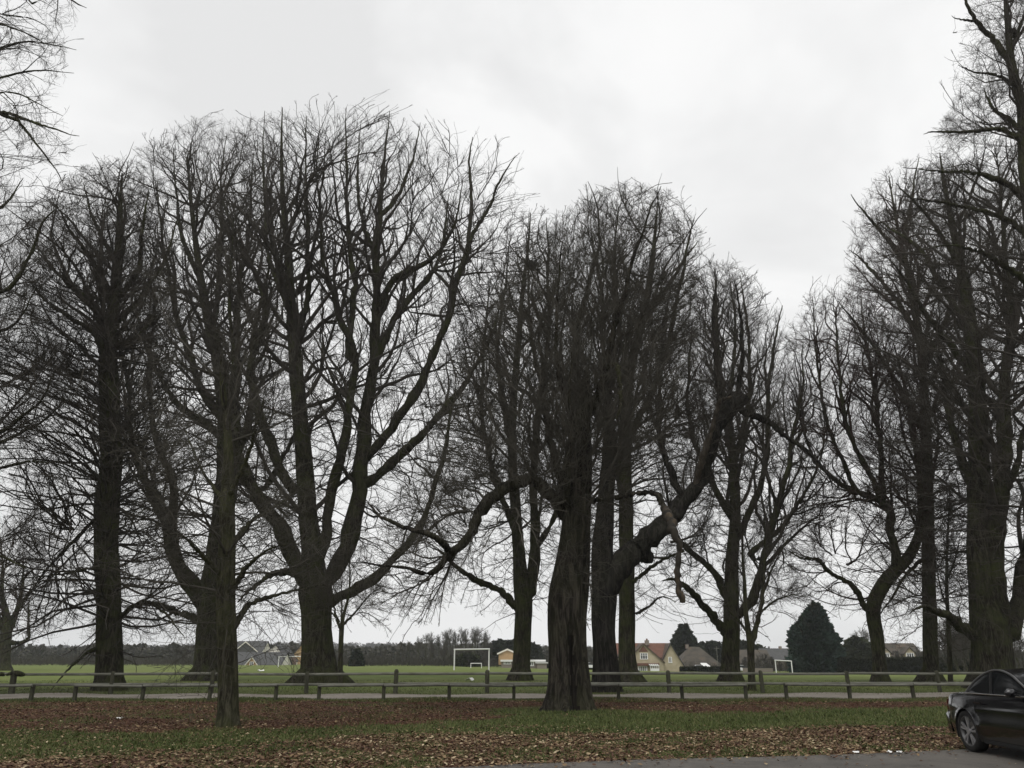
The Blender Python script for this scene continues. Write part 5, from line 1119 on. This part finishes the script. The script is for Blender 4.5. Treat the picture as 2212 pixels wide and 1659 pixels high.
hedge('low dark hedge between the hollow tree and the leaning trunk, beyond the field', [(1180, 1438), (1230, 1437), (1280, 1438), (1330, 1441)], 200, 200, 1600, .45, 'hedge', 113, 1.4)
_h = empty('hedge', (0, -26, 0), 'long dark unseen hedge, added behind the viewer for the car to mirror', 'hedge'); _r = np.random.default_rng(9); _n = 9000  # unseen hedge, added so the car's flank mirrors something dark
_P = np.stack([_r.uniform(-45, 45, _n), .5 + .4 * _r.random(_n), 3.4 * _r.random(_n)], 1); V, Q = sprays(_P, np.tile([[0, 1.0, .2]], (_n, 1)), .6, _r, .3)
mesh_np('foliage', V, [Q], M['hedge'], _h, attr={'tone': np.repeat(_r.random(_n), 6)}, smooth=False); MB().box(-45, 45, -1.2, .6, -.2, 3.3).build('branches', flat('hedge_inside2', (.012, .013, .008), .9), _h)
# far bare trees: four kinds, copied
def far_tree(name, label, h, spread, seed, n=(26, 220, 900), mat='far_twig', thick=1.0, group=None):
    rg = np.random.default_rng(seed); root = empty(name, (0, 0, 0), label, 'tree', group)
    K = 12; z = np.linspace(-.3, h * .62, K); C = np.stack([np.cumsum(rg.normal(0, .012 * h, K)), np.cumsum(rg.normal(0, .012 * h, K)), z], 1); C -= C[0] * np.array([1, 1, 0]); R = np.linspace(.024, .007, K) * h
    V, Q = ringed(C, R, 8, rg, .3, 5, .05); mesh_np('trunk', V, [Q], M['bark'], root)
    A, Ar = spawn(rg, C[None], R[None], n[0], (.22, 1), .8, (18, 55), .55 * spread, (.15 * h, .5 * h), .12, .10, 8, .013 * thick)
    B, Br = spawn(rg, A, Ar, n[1], (.1, 1), .8, (25, 60), .5, (.06 * h, .25 * h), .10, .16, 6, .016 * thick)
    D, Dr = spawn(rg, np.concatenate([B]), Br, n[2], (.1, 1), .8, (25, 65), .6, (.04 * h, .13 * h), .06, .2, 4, .022 * thick)
    V, Q = join([tubes(A, Ar, 5), tubes(B, np.maximum(Br, .018 * thick), 3), tubes(D, np.maximum(Dr, .016 * thick), 3)])
    mesh_np('crown', V, [Q], M[mat], root); return root
M['far_twig'] = flat('far_twig', (.075, .068, .058), .9, 0, .1); M['far_twig2'] = flat('far_twig_grey', (.105, .100, .088), .9, 0, .1); M['far_twig3'] = flat('far_twig_dark', (.050, .046, .038), .9, 0, .1)
PROT = [('bare_tree', 10, 1.0, 121, 'far_twig'), ('bare_tree', 12, .8, 122, 'far_twig2'), ('bare_tree', 8, 1.25, 123, 'far_twig'), ('bare_shrub', 4.5, 1.5, 124, 'far_twig3'), ('bare_tree', 14, .75, 125, 'far_twig2')]
protos = [far_tree(nm, '', h, sp, sd, (22, 200, 900) if nm == 'bare_tree' else (26, 160, 600), mt) for nm, h, sp, sd, mt in PROT]
used = set()
def plant(kind, px, top, Y, label, group, rz):
    h = PROT[kind][1]; g = at(px, 1440, Y); g[2] = float(gz(g[0], Y)); s = (at(px, top, Y)[2] - g[2]) / (h * .86)
    o = protos[kind] if kind not in used else copy_tree(protos[kind]); used.add(kind)
    o.location = tuple(g); o.rotation_euler = (0, 0, rz); o.scale = (s, s, s); o['label'] = label; o['group'] = group; o['category'] = 'tree' if kind != 3 else 'shrub'
    return o
r_ = np.random.default_rng(131)
for px in np.arange(-40, 490, 13):            # hedgerow beyond the field on the left
    k = int(r_.choice([0, 2, 3, 3, 2])); plant(k, px + r_.uniform(-5, 5), r_.uniform(1408, 1424) if k != 3 else r_.uniform(1422, 1432), r_.uniform(215, 290), 'small bare tree or bush in the hedgerow beyond the left of the field', 'hedgerow beyond the left of the field', r_.uniform(0, 6))
for px, top, Y, k in [(770, 1420, 245, 3), (800, 1402, 240, 2), (815, 1408, 250, 0), (830, 1398, 235, 2), (845, 1405, 250, 2), (858, 1398, 240, 0), (872, 1393, 235, 0), (884, 1378, 240, 1), (895, 1368, 248, 4), (905, 1374, 238, 1), (917, 1360, 245, 4), (928, 1366, 240, 1), (938, 1357, 250, 4), (948, 1362, 240, 1), (958, 1352, 246, 4), (968, 1358, 238, 1), (977, 1348, 248, 4), (986, 1352, 242, 1), (995, 1346, 250, 4), (1004, 1350, 240, 1), (1014, 1345, 246, 4), (1022, 1352, 242, 1), (1032, 1344, 250, 4), (1042, 1352, 244, 1), (1050, 1362, 250, 1), (1058, 1378, 246, 0), (932, 1385, 225, 0), (960, 1390, 225, 2), (985, 1388, 225, 0), (1015, 1392, 222, 2), (1045, 1396, 222, 2)]:
    plant(k, px, top, Y, 'bare grey tree in the clump behind the largest goal' if px > 880 else 'low bare tree left of the clump behind the largest goal', 'bare trees in the clump behind the largest goal' if px > 880 else 'low bare trees left of the clump', r_.uniform(0, 6))
for px in np.arange(690, 1075, 13):
    plant(3, px + r_.uniform(-4, 4), r_.uniform(1420, 1432), r_.uniform(196, 212), 'bare shrub along the middle edge of the field', 'bare shrubs along the middle edge of the field', r_.uniform(0, 6))
for px, top, Y, k in [(1190, 1400, 230, 2), (1215, 1395, 235, 0), (1245, 1400, 230, 2), (1268, 1392, 240, 0), (1285, 1398, 232, 2), (1300, 1388, 238, 0), (1320, 1380, 230, 0), (1330, 1402, 215, 3)]:
    plant(k, px, top, Y, 'bare tree seen between the hollow tree and the tiled house', 'bare trees between the hollow tree and the tiled house', r_.uniform(0, 6))
for px, top, Y, k in [(1580, 1425, 215, 3), (1612, 1418, 214, 3), (1640, 1414, 215, 2), (1655, 1412, 215, 3), (1668, 1418, 205, 3), (1684, 1428, 200, 3), (1700, 1415, 205, 2), (1826, 1385, 215, 0), (1868, 1352, 225, 4), (1878, 1345, 230, 1), (1890, 1362, 222, 0), (1905, 1380, 205, 2), (1940, 1405, 200, 3), (1990, 1395, 205, 2), (2025, 1360, 185, 0), (2050, 1340, 150, 2), (2070, 1320, 145, 1), (2085, 1310, 140, 0), (2100, 1325, 135, 2), (2065, 1370, 120, 3), (2090, 1360, 115, 2), (2200, 1340, 140, 0), (2215, 1360, 130, 2)]:
    plant(k, px, top, Y, 'bare tree or bush behind the hedge on the right of the field' if px > 1800 else 'bare garden bush left of the cypress', 'bare trees behind the right hedge' if px > 1800 else 'bare garden bushes left of the cypress', r_.uniform(0, 6))
# unseen trees added behind the viewer, like the hedge, to darken the car's reflections
for x, y, k in [(-18, -30, 1), (-6, -34, 4), (5, -28, 1), (14, -33, 0), (24, -28, 4), (-30, -33, 4)]:
    o = copy_tree(protos[k]); o.location = (x, y, 0); o.scale = (1.2, 1.2, 1.2); o['label'] = 'unseen bare tree, added behind the viewer for the car to mirror'; o['group'] = 'unseen trees added behind the viewer'; o['category'] = 'tree'
for k, o in enumerate(protos): assert k in used
# low scrub joining everything along the far edge of the field
n = 26000; pxx = r_.uniform(-300, 2500, n); YY = np.where(pxx < 700, 205 + 60 * r_.random(n), 205 + 20 * r_.random(n)) + np.where(pxx < 560, 10, 0)
_k = ~((pxx > 495) & (pxx < 662)); pxx, YY = pxx[_k], YY[_k]; n = len(pxx)
X = (pxx - CX) / 1805 * YY; Z = gz(X, YY); hh = r_.uniform(.6, 2.0, n) * (.6 + .9 * fbm(X * .05, YY * .05, 77))
d = nrm(r_.normal(size=(n, 3)) * np.array([.55, .55, .2]) + np.array([0, 0, .8]))
P0 = np.stack([X, YY, Z], 1) + np.stack([0 * X, 0 * X, r_.random(n) * hh * .7], 1)
P = np.stack([P0, P0 + d * hh[:, None] * .5, P0 + d * hh[:, None] + r_.normal(size=(n, 3)) * .15], 1)
V, Q = tubes(P, np.repeat(np.array([[.05, .035, .012]]), n, 0), 3); o = mesh_np('undergrowth', V, [Q], M['far_twig3']); tag(o, kind='stuff')
# hills and the woods on them
hx = np.linspace(-1500, 1500, 241); hy = np.linspace(330, 1600, 60); HX, HY = np.meshgrid(hx, hy)
def hillz(X, Y):
    r1 = sstep(380, 820, Y) * (1 + 6 * fbm(X / 260, Y / 400, 90)) * (1 - .75 * sstep(-150, 180, X)); r2 = sstep(850, 1500, Y) * (6 + 24 * fbm(X / 420, Y / 600, 95)) * (1 - .45 * sstep(0, 600, X))
    return -3.0 + r1 + r2
i = (np.arange(59)[:, None] * 241 + np.arange(240)[None]).ravel()
o = mesh_np('hills', np.stack([HX, HY, hillz(HX, HY)], -1), [np.stack([i, i + 1, i + 242, i + 241], 1)], varied('far_fields', [(.35, (.045, .046, .034)), (.65, (.075, .072, .055))], .02, bmp=0)); tag(o, kind='structure')
n = 9000; Y = 330 + 1200 * r_.random(n) ** 1.4; X = (r_.random(n) * 2700 - 250 - CX) / 1805 * Y; Z = hillz(X, Y) if True else 0; Z = np.maximum(Z, gz(X, np.minimum(Y, 222)) - .5)
ok = fbm(X / 60, Y / 90, 99) > .28; X, Y, Z = X[ok], Y[ok], Z[ok]; n = len(X); H = r_.uniform(4, 8.5, n); cnt = 26
a = nrm(r_.normal(size=(n, cnt, 3))) * (r_.random((n, cnt, 1)) ** .4); P = np.stack([X[:, None] + a[..., 0] * H[:, None] * .5, Y[:, None] + a[..., 1] * H[:, None] * .5, Z[:, None] + H[:, None] * (.5 + .5 * a[..., 2])], -1).reshape(-1, 3)
N = nrm(a.reshape(-1, 3)); V, Q = sprays(P, N, np.repeat(H * .22, cnt)[:, None][:, 0].mean(), r_, .05, .75)
M['farwood'] = foliage_mat('far_wood', (.045, .043, .034), (.072, .068, .056), (.095, .088, .072))
o = mesh_np('far_woods', V, [Q], M['farwood'], attr={'tone': np.repeat(np.clip(np.repeat(r_.random(n), cnt) + .15 * r_.normal(size=n * cnt), 0, 1), 6)}, smooth=False); tag(o, kind='stuff')
# houses scattered in the wood on the left
for k, (px, pe, pr, Y) in enumerate([(118, 1421, 1415, 420), (190, 1420, 1414, 450), (215, 1424, 1419, 400), (296, 1416, 1410, 480), (342, 1424, 1418, 420)]):
    g = at(px, 1430, Y); w = [7, 10, 8, 9, 7][k]; zz = at(px, pe, Y)[2]; zr = at(px, pr, Y)[2]; z0 = float(max(hillz(np.array(g[0]), np.array(Y)), -3))
    r = empty('far_house', (g[0], Y, z0), 'pale distant house half hidden among the trees on the left', 'house', 'distant houses in the wood on the left')
    MB().box(-w / 2, w / 2, 0, 7, -1, zz - z0).build('wall', M['offwhite'], r); MB().prism([(-.3, zz - z0), (7.3, zz - z0), (3.5, zr - z0 + .5)], 'x', -w / 2 - .3, w / 2 + .3).build('roof', M['slate'], r)
# ------------------------------------------------------------------ the black car at the right
def car():
    m, nt, b = new_mat('black_car_paint'); b.inputs['Base Color'].default_value = (.003, .003, .004, 1); b.inputs['Roughness'].default_value = .28
    b.inputs['Coat Weight'].default_value = .6; b.inputs['Coat Roughness'].default_value = .05; b.inputs['Specular IOR Level'].default_value = .5
    tc = nt.nodes.new('ShaderNodeTexCoord'); nn = noise(nt, tc.outputs['Object'], 2.2, 5, .6); rr = ramp(nt, [(.35, (.10,) * 3), (.7, (.2,) * 3)]); nt.links.new(nn.outputs['Fac'], rr.inputs['Fac']); nt.links.new(rr.outputs['Color'], b.inputs['Roughness'])
    paint = m
    glass = flat('car_glass', (.012, .013, .014), .06, 0, .6); trim = flat('car_trim', (.012, .012, .012), .6); chrome = flat('bright_trim', (.55, .55, .55), .25, .9)
    tyre = varied('tyre_rubber', [(.3, (.012, .012, .012)), (.7, (.022, .021, .020))], 20, bmp=.1); alloy = flat('alloy', (.34, .34, .35), .4, .7); red = flat('tail_lamp', (.06, .006, .006), .1, 0, .6); clear = flat('head_lamp', (.5, .5, .5), .08, 0, .6)
    root = empty('black_car', (8.62, 14.6, .03), 'black two-door car parked at the road edge, cut off by the right edge', 'car')
    # local frame: +y is the tail, x = -w is the flank seen; the rear axle at y = 0, the front axle at y = -2.6
    W, yr, yf = .89, .80, -3.45
    AX = (0.0, -2.6); RA = .355; ZA = .325
    def half(y):                                   # half width in plan
        t = (y - (yr + yf) / 2) / ((yr - yf) / 2); return W * (1 - .15 * np.abs(t) ** 9 - .03 * t * t)
    def top(y): return np.interp(y, [yf, -3.3, -2.9, -2.0, -1.5, -.2, .25, .62, .74, yr], [.62, .70, .78, .90, .925, .915, .905, .90, .875, .80])
    def bot(y): return np.interp(y, [yf, -3.35, -3.0, .5, .74, yr], [.24, .20, .18, .19, .24, .30])
    def tuck(f): return np.interp(f, [0, .10, .35, .62, .80, .93, 1.0], [.93, .975, 1.0, .985, .97, .945, .90])
    ys_ = np.unique(np.concatenate([np.linspace(yf, yr, 70), np.linspace(-.42, .42, 26), np.linspace(-3.02, -2.18, 26)])); nf = 16; fs = np.linspace(0, 1, nf)
    for sgn, nm in ((-1, 'side_panel'), (1, 'side_panel')):
        G = np.zeros((len(ys_), nf, 3)); kill = np.zeros((len(ys_), nf), bool)
        for a, y in enumerate(ys_):
            for c, f in enumerate(fs):
                z = bot(y) + (top(y) - bot(y)) * f; yy, zz = y, z
                for ax in AX:
                    d = math.hypot(y - ax, z - ZA)
                    if d < RA:
                        kill[a, c] = d < RA * .86
                        if z > bot(y) + .01 or True: k = RA / max(d, 1e-3); yy, zz = ax + (y - ax) * k, ZA + (z - ZA) * k
                        if zz < bot(y): zz = bot(y)
                crease = .012 * math.exp(-((f - .72) / .05) ** 2)
                flare = sum(.022 * math.exp(-((math.hypot(yy - ax, zz - ZA) - RA) / .06) ** 2) for ax in AX)
                G[a, c] = (sgn * (float(half(yy)) * float(tuck(f)) + crease + flare), yy, zz)
        i = np.arange(len(ys_) * nf).reshape(len(ys_), nf); q = np.stack([i[:-1, :-1], i[1:, :-1], i[1:, 1:], i[:-1, 1:]], -1).reshape(-1, 4)
        kq = kill.ravel()[q].all(1) ; q = q[~kq]
        if sgn < 0: q = q[:, ::-1]
        mesh_np(nm, G, [q[:, ::-1]], paint, root)
    # deck: bonnet and boot lid in one skin, closed ends
    nx_ = 13; u = np.linspace(-1, 1, nx_)
    D = np.array([[(uu * float(half(y)) * .90, y, float(top(y)) + .045 * (1 - uu * uu)) for uu in u] for y in ys_])
    i = np.arange(D.shape[0] * nx_).reshape(-1, nx_); q = np.stack([i[:-1, :-1], i[:-1, 1:], i[1:, 1:], i[1:, :-1]], -1).reshape(-1, 4); mesh_np('body', D, [q], paint, root)
    for y, nm in ((yr, 'rear_panel'), (yf, 'front_panel')):
        s = 1 if y > 0 else -1; nz = 9
        E = np.array([[(uu * float(half(y)) * (float(tuck(f)) if f < 1 else .9), y + s * (.07 * (1 - uu * uu) + .035 * math.sin(math.pi * f)), float(bot(y)) + (float(top(y)) + .045 * (1 - uu * uu) - float(bot(y))) * f) for uu in u] for f in np.linspace(0, 1, nz)])
        i = np.arange(nz * nx_).reshape(nz, nx_); q = np.stack([i[:-1, :-1], i[:-1, 1:], i[1:, 1:], i[1:, :-1]], -1).reshape(-1, 4); mesh_np(nm, E, [q if s < 0 else q[:, ::-1]], paint, root)
    # bumpers
    for y0, nm in ((yr, 'rear_bumper'), (yf, 'front_bumper')):
        s = 1 if y0 > 0 else -1; rows = []
        for t in np.linspace(-1, 1, 25):
            rows.append((t * .79, y0 + s * (.10 - .16 * abs(t) ** 6), 0))
        rows = [(-.80, y0 - s * .2, 0)] + rows + [(.80, y0 - s * .2, 0)]; rows = np.array(rows); prof = [(-.03, .25), (.03, .27), (.045, .42), (.04, .56), (-.03, .60)]
        V = np.array([[(x, y + s * o, z) for o, z in prof] for x, y, _ in rows]); i = np.arange(len(rows) * 5).reshape(-1, 5); q = np.stack([i[:-1, :-1], i[1:, :-1], i[1:, 1:], i[:-1, 1:]], -1).reshape(-1, 4)
        mesh_np(nm, V, [q], paint, root)
    # cabin: roof skin, pillars and glass from one loft
    yc = np.linspace(-1.95, 0.0, 40); hc = np.interp(yc, [-1.95, -1.55, -1.3, -1.0, -.75, -.45, -.2, 0.0], [.93, 1.12, 1.24, 1.31, 1.31, 1.235, 1.10, .93])
    for _ in range(3): hc[1:-1] = (hc[:-2] + 2 * hc[1:-1] + hc[2:]) / 4
    wb = .80; wt = lambda h: wb - .30 * np.clip((h - .92), 0, 1) ** 1.0
    roof = []; 
    for y, h in zip(yc, hc): roof.append([(uu * float(wt(h)), y, h + .035 * (1 - uu * uu)) for uu in np.linspace(-1, 1, 11)])
    R_ = np.array(roof); i = np.arange(40 * 11).reshape(40, 11); q = np.stack([i[:-1, :-1], i[:-1, 1:], i[1:, 1:], i[1:, :-1]], -1).reshape(-1, 4)
    ymid = (yc[:-1] + yc[1:]) / 2; idx = np.repeat(np.arange(39), 10); colu = np.tile(np.arange(10), 39)
    ws = (ymid[idx] < -1.28) & (colu > 0) & (colu < 9); rw = (ymid[idx] > -.45) & (ymid[idx] < -.07) & (colu > 0) & (colu < 9)
    mesh_np('roof', R_, [q[~(ws | rw)]], paint, root); mesh_np('windscreen', R_, [q[ws]], flat('windscreen_glass', (.05, .055, .06), .05, 0, .7), root); mesh_np('rear_window', R_, [q[rw]], glass, root)
    for sgn in (-1, 1):
        # side glass: under the roof edge, above the belt
        sel = [(y, h) for y, h in zip(yc, hc) if h > .95]
        V = []; n = 6
        for y, h in sel:
            for f in np.linspace(0, 1, n):
                z = .925 + (h - .925) * f; V.append((sgn * (float(wt(z)) - .004 + (.012 * math.sin(math.pi * f))), y, z))
        i = np.arange(len(sel) * n).reshape(-1, n); q = np.stack([i[:-1, :-1], i[1:, :-1], i[1:, 1:], i[:-1, 1:]], -1).reshape(-1, 4); mesh_np('side_window', np.array(V), [q if sgn > 0 else q[:, ::-1]], glass, root)
        P = np.array([(sgn * (float(wt(h)) + .004), y, h - .004) for y, h in zip(yc, hc)])
        V, Q = tubes(P[None], np.full((1, 40), .017), 6); mesh_np('roof_edge', V, [Q], flat('roof_edge_black', (.10, .10, .10), .3, .3), root)
        P = np.array([(sgn * (.81 + .0 * y), y, .932 - .0 * y) for y in np.linspace(-1.78, .0, 10)]); V, Q = tubes(P[None], np.full((1, 10), .013), 6); mesh_np('belt_trim', V, [Q], chrome, root)
        mb = MB(); yb = -.78; mb.bar((sgn * .802, yb, .94), (sgn * .755, yb - .02, 1.275), .022, 6); mb.build('door_pillar', trim, root)
        # mirror
        bmv = []
        for a in np.linspace(0, math.pi, 7):
            for p in np.linspace(0, 2 * math.pi, 12, endpoint=False): bmv.append((sgn * (.93 + .10 * math.sin(a) * math.cos(p)), -1.55 + .055 * math.cos(a), .985 + .068 * math.sin(a) * math.sin(p)))
        i = np.arange(84).reshape(7, 12); q = np.stack([i[:-1], np.roll(i, -1, 1)[:-1], np.roll(i, -1, 1)[1:], i[1:]], -1).reshape(-1, 4); mir = mesh_np('wing_mirror', np.array(bmv), [q], paint, root)
        MB().bar((sgn * .80, -1.55, .945), (sgn * .87, -1.55, .965), .02, 6).build('mirror_arm', trim, mir)
        # lamps, handle, sill, door gaps
        lamp = MB(); 
        lamp.hexa([(sgn * .60, yr + .0, .62), (sgn * .72, yr - .05, .62), (sgn * .72, yr - .05, .80), (sgn * .60, yr + .0, .79)], [(sgn * .60, yr + .075, .62), (sgn * .735, yr + .022, .62), (sgn * .73, yr + .012, .80), (sgn * .60, yr + .07, .79)]); lamp.build('tail_lamp', red, root, bevel=.01)
        lamp = MB(); lamp.hexa([(sgn * .45, yf - .02, .52), (sgn * .80, yf + .12, .54), (sgn * .80, yf + .2, .68), (sgn * .45, yf, .64)], [(sgn * .45, yf - .10, .52), (sgn * .84, yf + .03, .54), (sgn * .84, yf + .12, .68), (sgn * .45, yf - .08, .64)]); lamp.build('headlamp', clear, root, bevel=.01)
        MB().bar((sgn * .915, -.42, .80), (sgn * .915, -.62, .798), .014, 6).build('door_handle', paint, root)
        for y0 in (-.36, -1.90):
            P = np.array([(sgn * (float(half(y0)) * float(tuck(f)) + .003 + .012 * math.exp(-((f - .72) / .05) ** 2)), y0 + .03 * f, float(bot(y0)) + (float(top(y0)) - float(bot(y0))) * f) for f in np.linspace(.1, .97, 12)])
            V, Q = tubes(P[None], np.full((1, 12), .004), 4); mesh_np('door_gap', V, [Q], trim, root)
        MB().box(sgn * .80 if sgn > 0 else -.86, .86 if sgn > 0 else -.80, -2.2, -.42, .17, .24).build('sill', trim, root, bevel=.015)
        for ax in AX:
            w0 = sgn * .70; hub = (sgn * .885, ax, ZA)
            # arch lining
            V = []; n = 20
            for t in np.linspace(-.35, math.pi + .35, n):
                for xx in (.875, .50): V.append((sgn * xx, ax + RA * math.cos(t), ZA + RA * math.sin(t)))
            i = np.arange(n * 2).reshape(n, 2); q = np.stack([i[:-1, 0], i[1:, 0], i[1:, 1], i[:-1, 1]], -1); mesh_np('wheel_arch', np.array(V), [q], trim, root, smooth=False)
            we = bpy.data.objects.new('wheel', None); COL.objects.link(we); we.parent = root; we.location = (sgn * .775, ax, ZA); we.rotation_euler = (.4 if ax == 0 else .9, 0, 0)
            prof = [(-.10, .235), (-.10, .30), (-.085, .318), (-.03, .325), (.03, .325), (.085, .318), (.10, .30), (.103, .262), (.09, .238)]
            n = 44; th = np.linspace(0, 2 * math.pi, n, endpoint=False); V = np.array([[(sgn * x, r * math.cos(t), r * math.sin(t)) for x, r in prof] for t in th]); i = np.arange(n * 9).reshape(n, 9); j = np.roll(i, -1, 0)
            q = np.stack([i[:, :-1], j[:, :-1], j[:, 1:], i[:, 1:]], -1).reshape(-1, 4); mesh_np('tyre', V, [q], tyre, we)
            prof = [(.088, .240), (.094, .236), (.086, .222), (.02, .210), (-.06, .20)]; V = np.array([[(sgn * x, r * math.cos(t), r * math.sin(t)) for x, r in prof] for t in th]); i = np.arange(n * 5).reshape(n, 5); j = np.roll(i, -1, 0)
            q = np.stack([i[:, :-1], j[:, :-1], j[:, 1:], i[:, 1:]], -1).reshape(-1, 4); rim = mesh_np('rim', V, [q], flat('rim_dark', (.10, .10, .10), .4, .6), we)
            sp = MB()
            for k in range(5):
                for da in (-.17, .17):
                    t = 2 * math.pi * k / 5 + da; t2 = 2 * math.pi * k / 5 + da * .55; c, s = math.cos(t), math.sin(t); c2, s2 = math.cos(t2), math.sin(t2); w1, w2 = .018, .013
                    o1, o2 = (.226 * c, .226 * s), (.045 * c2, .045 * s2)
                    base = [(sgn * .055, o1[0] - w1 * s, o1[1] + w1 * c), (sgn * .055, o1[0] + w1 * s, o1[1] - w1 * c), (sgn * .06, o2[0] + w2 * s2, o2[1] - w2 * c2), (sgn * .06, o2[0] - w2 * s2, o2[1] + w2 * c2)]
                    sp.hexa(base, [(p[0] + sgn * (.032 if kk < 2 else .022), p[1], p[2]) for kk, p in enumerate(base)])
            sp.bar((sgn * .05, 0, 0), (sgn * .092, 0, 0), .052, 16); sp.build('spokes', alloy, we)
            MB().bar((sgn * -.02, 0, 0), (sgn * .01, 0, 0), .15, 20).build('brake_disc', flat('brake_disc', (.2, .19, .18), .4, .8), we)
    # interior dark floor so nothing shows through, seats seen through the glass
    MB().box(-.74, .74, -2.9, .62, .20, .80).build('underbody', trim, root)
    for x in (-.38, .38): MB().box(x - .24, x + .24, -1.1, -.9, .6, 1.12).build('seat', trim, root, bevel=.05)
    pl = MB().box(-.26, .26, yr + .115, yr + .13, .62, .74).build('number_plate', flat('plate_yellow', (.55, .42, .03), .4), root)
    return root
car()
# ------------------------------------------------------------------ overcast daylight
W = bpy.data.worlds.new('World'); S.world = W; W.use_nodes = True
nt = W.node_tree; bg = nt.nodes['Background']
sky = nt.nodes.new('ShaderNodeTexSky'); sky.sky_type = 'NISHITA'; sky.sun_disc = False
SUN_EL, SUN_AZ = 55.0, 200.0
sky.sun_elevation = math.radians(SUN_EL); sky.sun_rotation = math.radians(SUN_AZ); sky.dust_density = 4
tc = nt.nodes.new('ShaderNodeTexCoord')
v = mapping(nt, tc.outputs['Generated'], (1, 1, 1.7), (.12, .3, .55))
n1 = noise(nt, v, 2.6, 5, .52, .4)
r1 = ramp(nt, [(.36, (7.2, 7.23, 7.26)), (.47, (7.9, 7.93, 7.95)), (.56, (8.6, 8.62, 8.62)), (.68, (8.9, 8.9, 8.88))]); nt.links.new(n1.outputs['Fac'], r1.inputs['Fac'])
hs = nt.nodes.new('ShaderNodeHueSaturation'); hs.inputs['Saturation'].default_value = .1; nt.links.new(sky.outputs['Color'], hs.inputs['Color'])
cl = nt.nodes.new('ShaderNodeMix'); cl.data_type = 'RGBA'; cl.clamp_result = False; cl.inputs[0].default_value = .985
nt.links.new(hs.outputs['Color'], cl.inputs[6]); nt.links.new(r1.outputs['Color'], cl.inputs[7])
nt.links.new(cl.outputs[2], bg.inputs['Color']); bg.inputs['Strength'].default_value = .1
sd = bpy.data.lights.new('sun', 'SUN'); sd.energy = 1.1; sd.angle = math.radians(40); sd.color = (1, .97, .93)
so = bpy.data.objects.new('sun', sd); COL.objects.link(so)
az = math.radians(SUN_AZ); el = math.radians(SUN_EL)
from mathutils import Vector
so.rotation_euler = Vector((-math.sin(az) * math.cos(el), -math.cos(az) * math.cos(el), -math.sin(el))).to_track_quat('-Z', 'Y').to_euler()
so.location = (0, 0, 60)
S.view_settings.view_transform = 'Standard'; S.view_settings.look = 'None'; S.view_settings.exposure = 0.17; S.view_settings.gamma = 1
S.view_settings.use_curve_mapping = False
S.cycles.max_bounces = 8; S.cycles.volume_bounces = 4; S.cycles.transparent_max_bounces = 8

# the grey winter air over the field
hz = MB().box(-1560, 1560, -60, 1640, -6, 90).build('haze', (lambda: None)() or bpy.data.materials.new('haze_air'))
hm = hz.data.materials[0]; hm.use_nodes = True; ht = hm.node_tree
for n_ in list(ht.nodes):
    if n_.type != 'OUTPUT_MATERIAL': ht.nodes.remove(n_)
pv = ht.nodes.new('ShaderNodeVolumePrincipled'); pv.inputs['Color'].default_value = (.86, .88, .92, 1); pv.inputs['Density'].default_value = .00023; pv.inputs['Anisotropy'].default_value = .2
ht.links.new(pv.outputs['Volume'], ht.nodes['Material Output'].inputs['Volume'])
hz['kind'] = 'stuff'
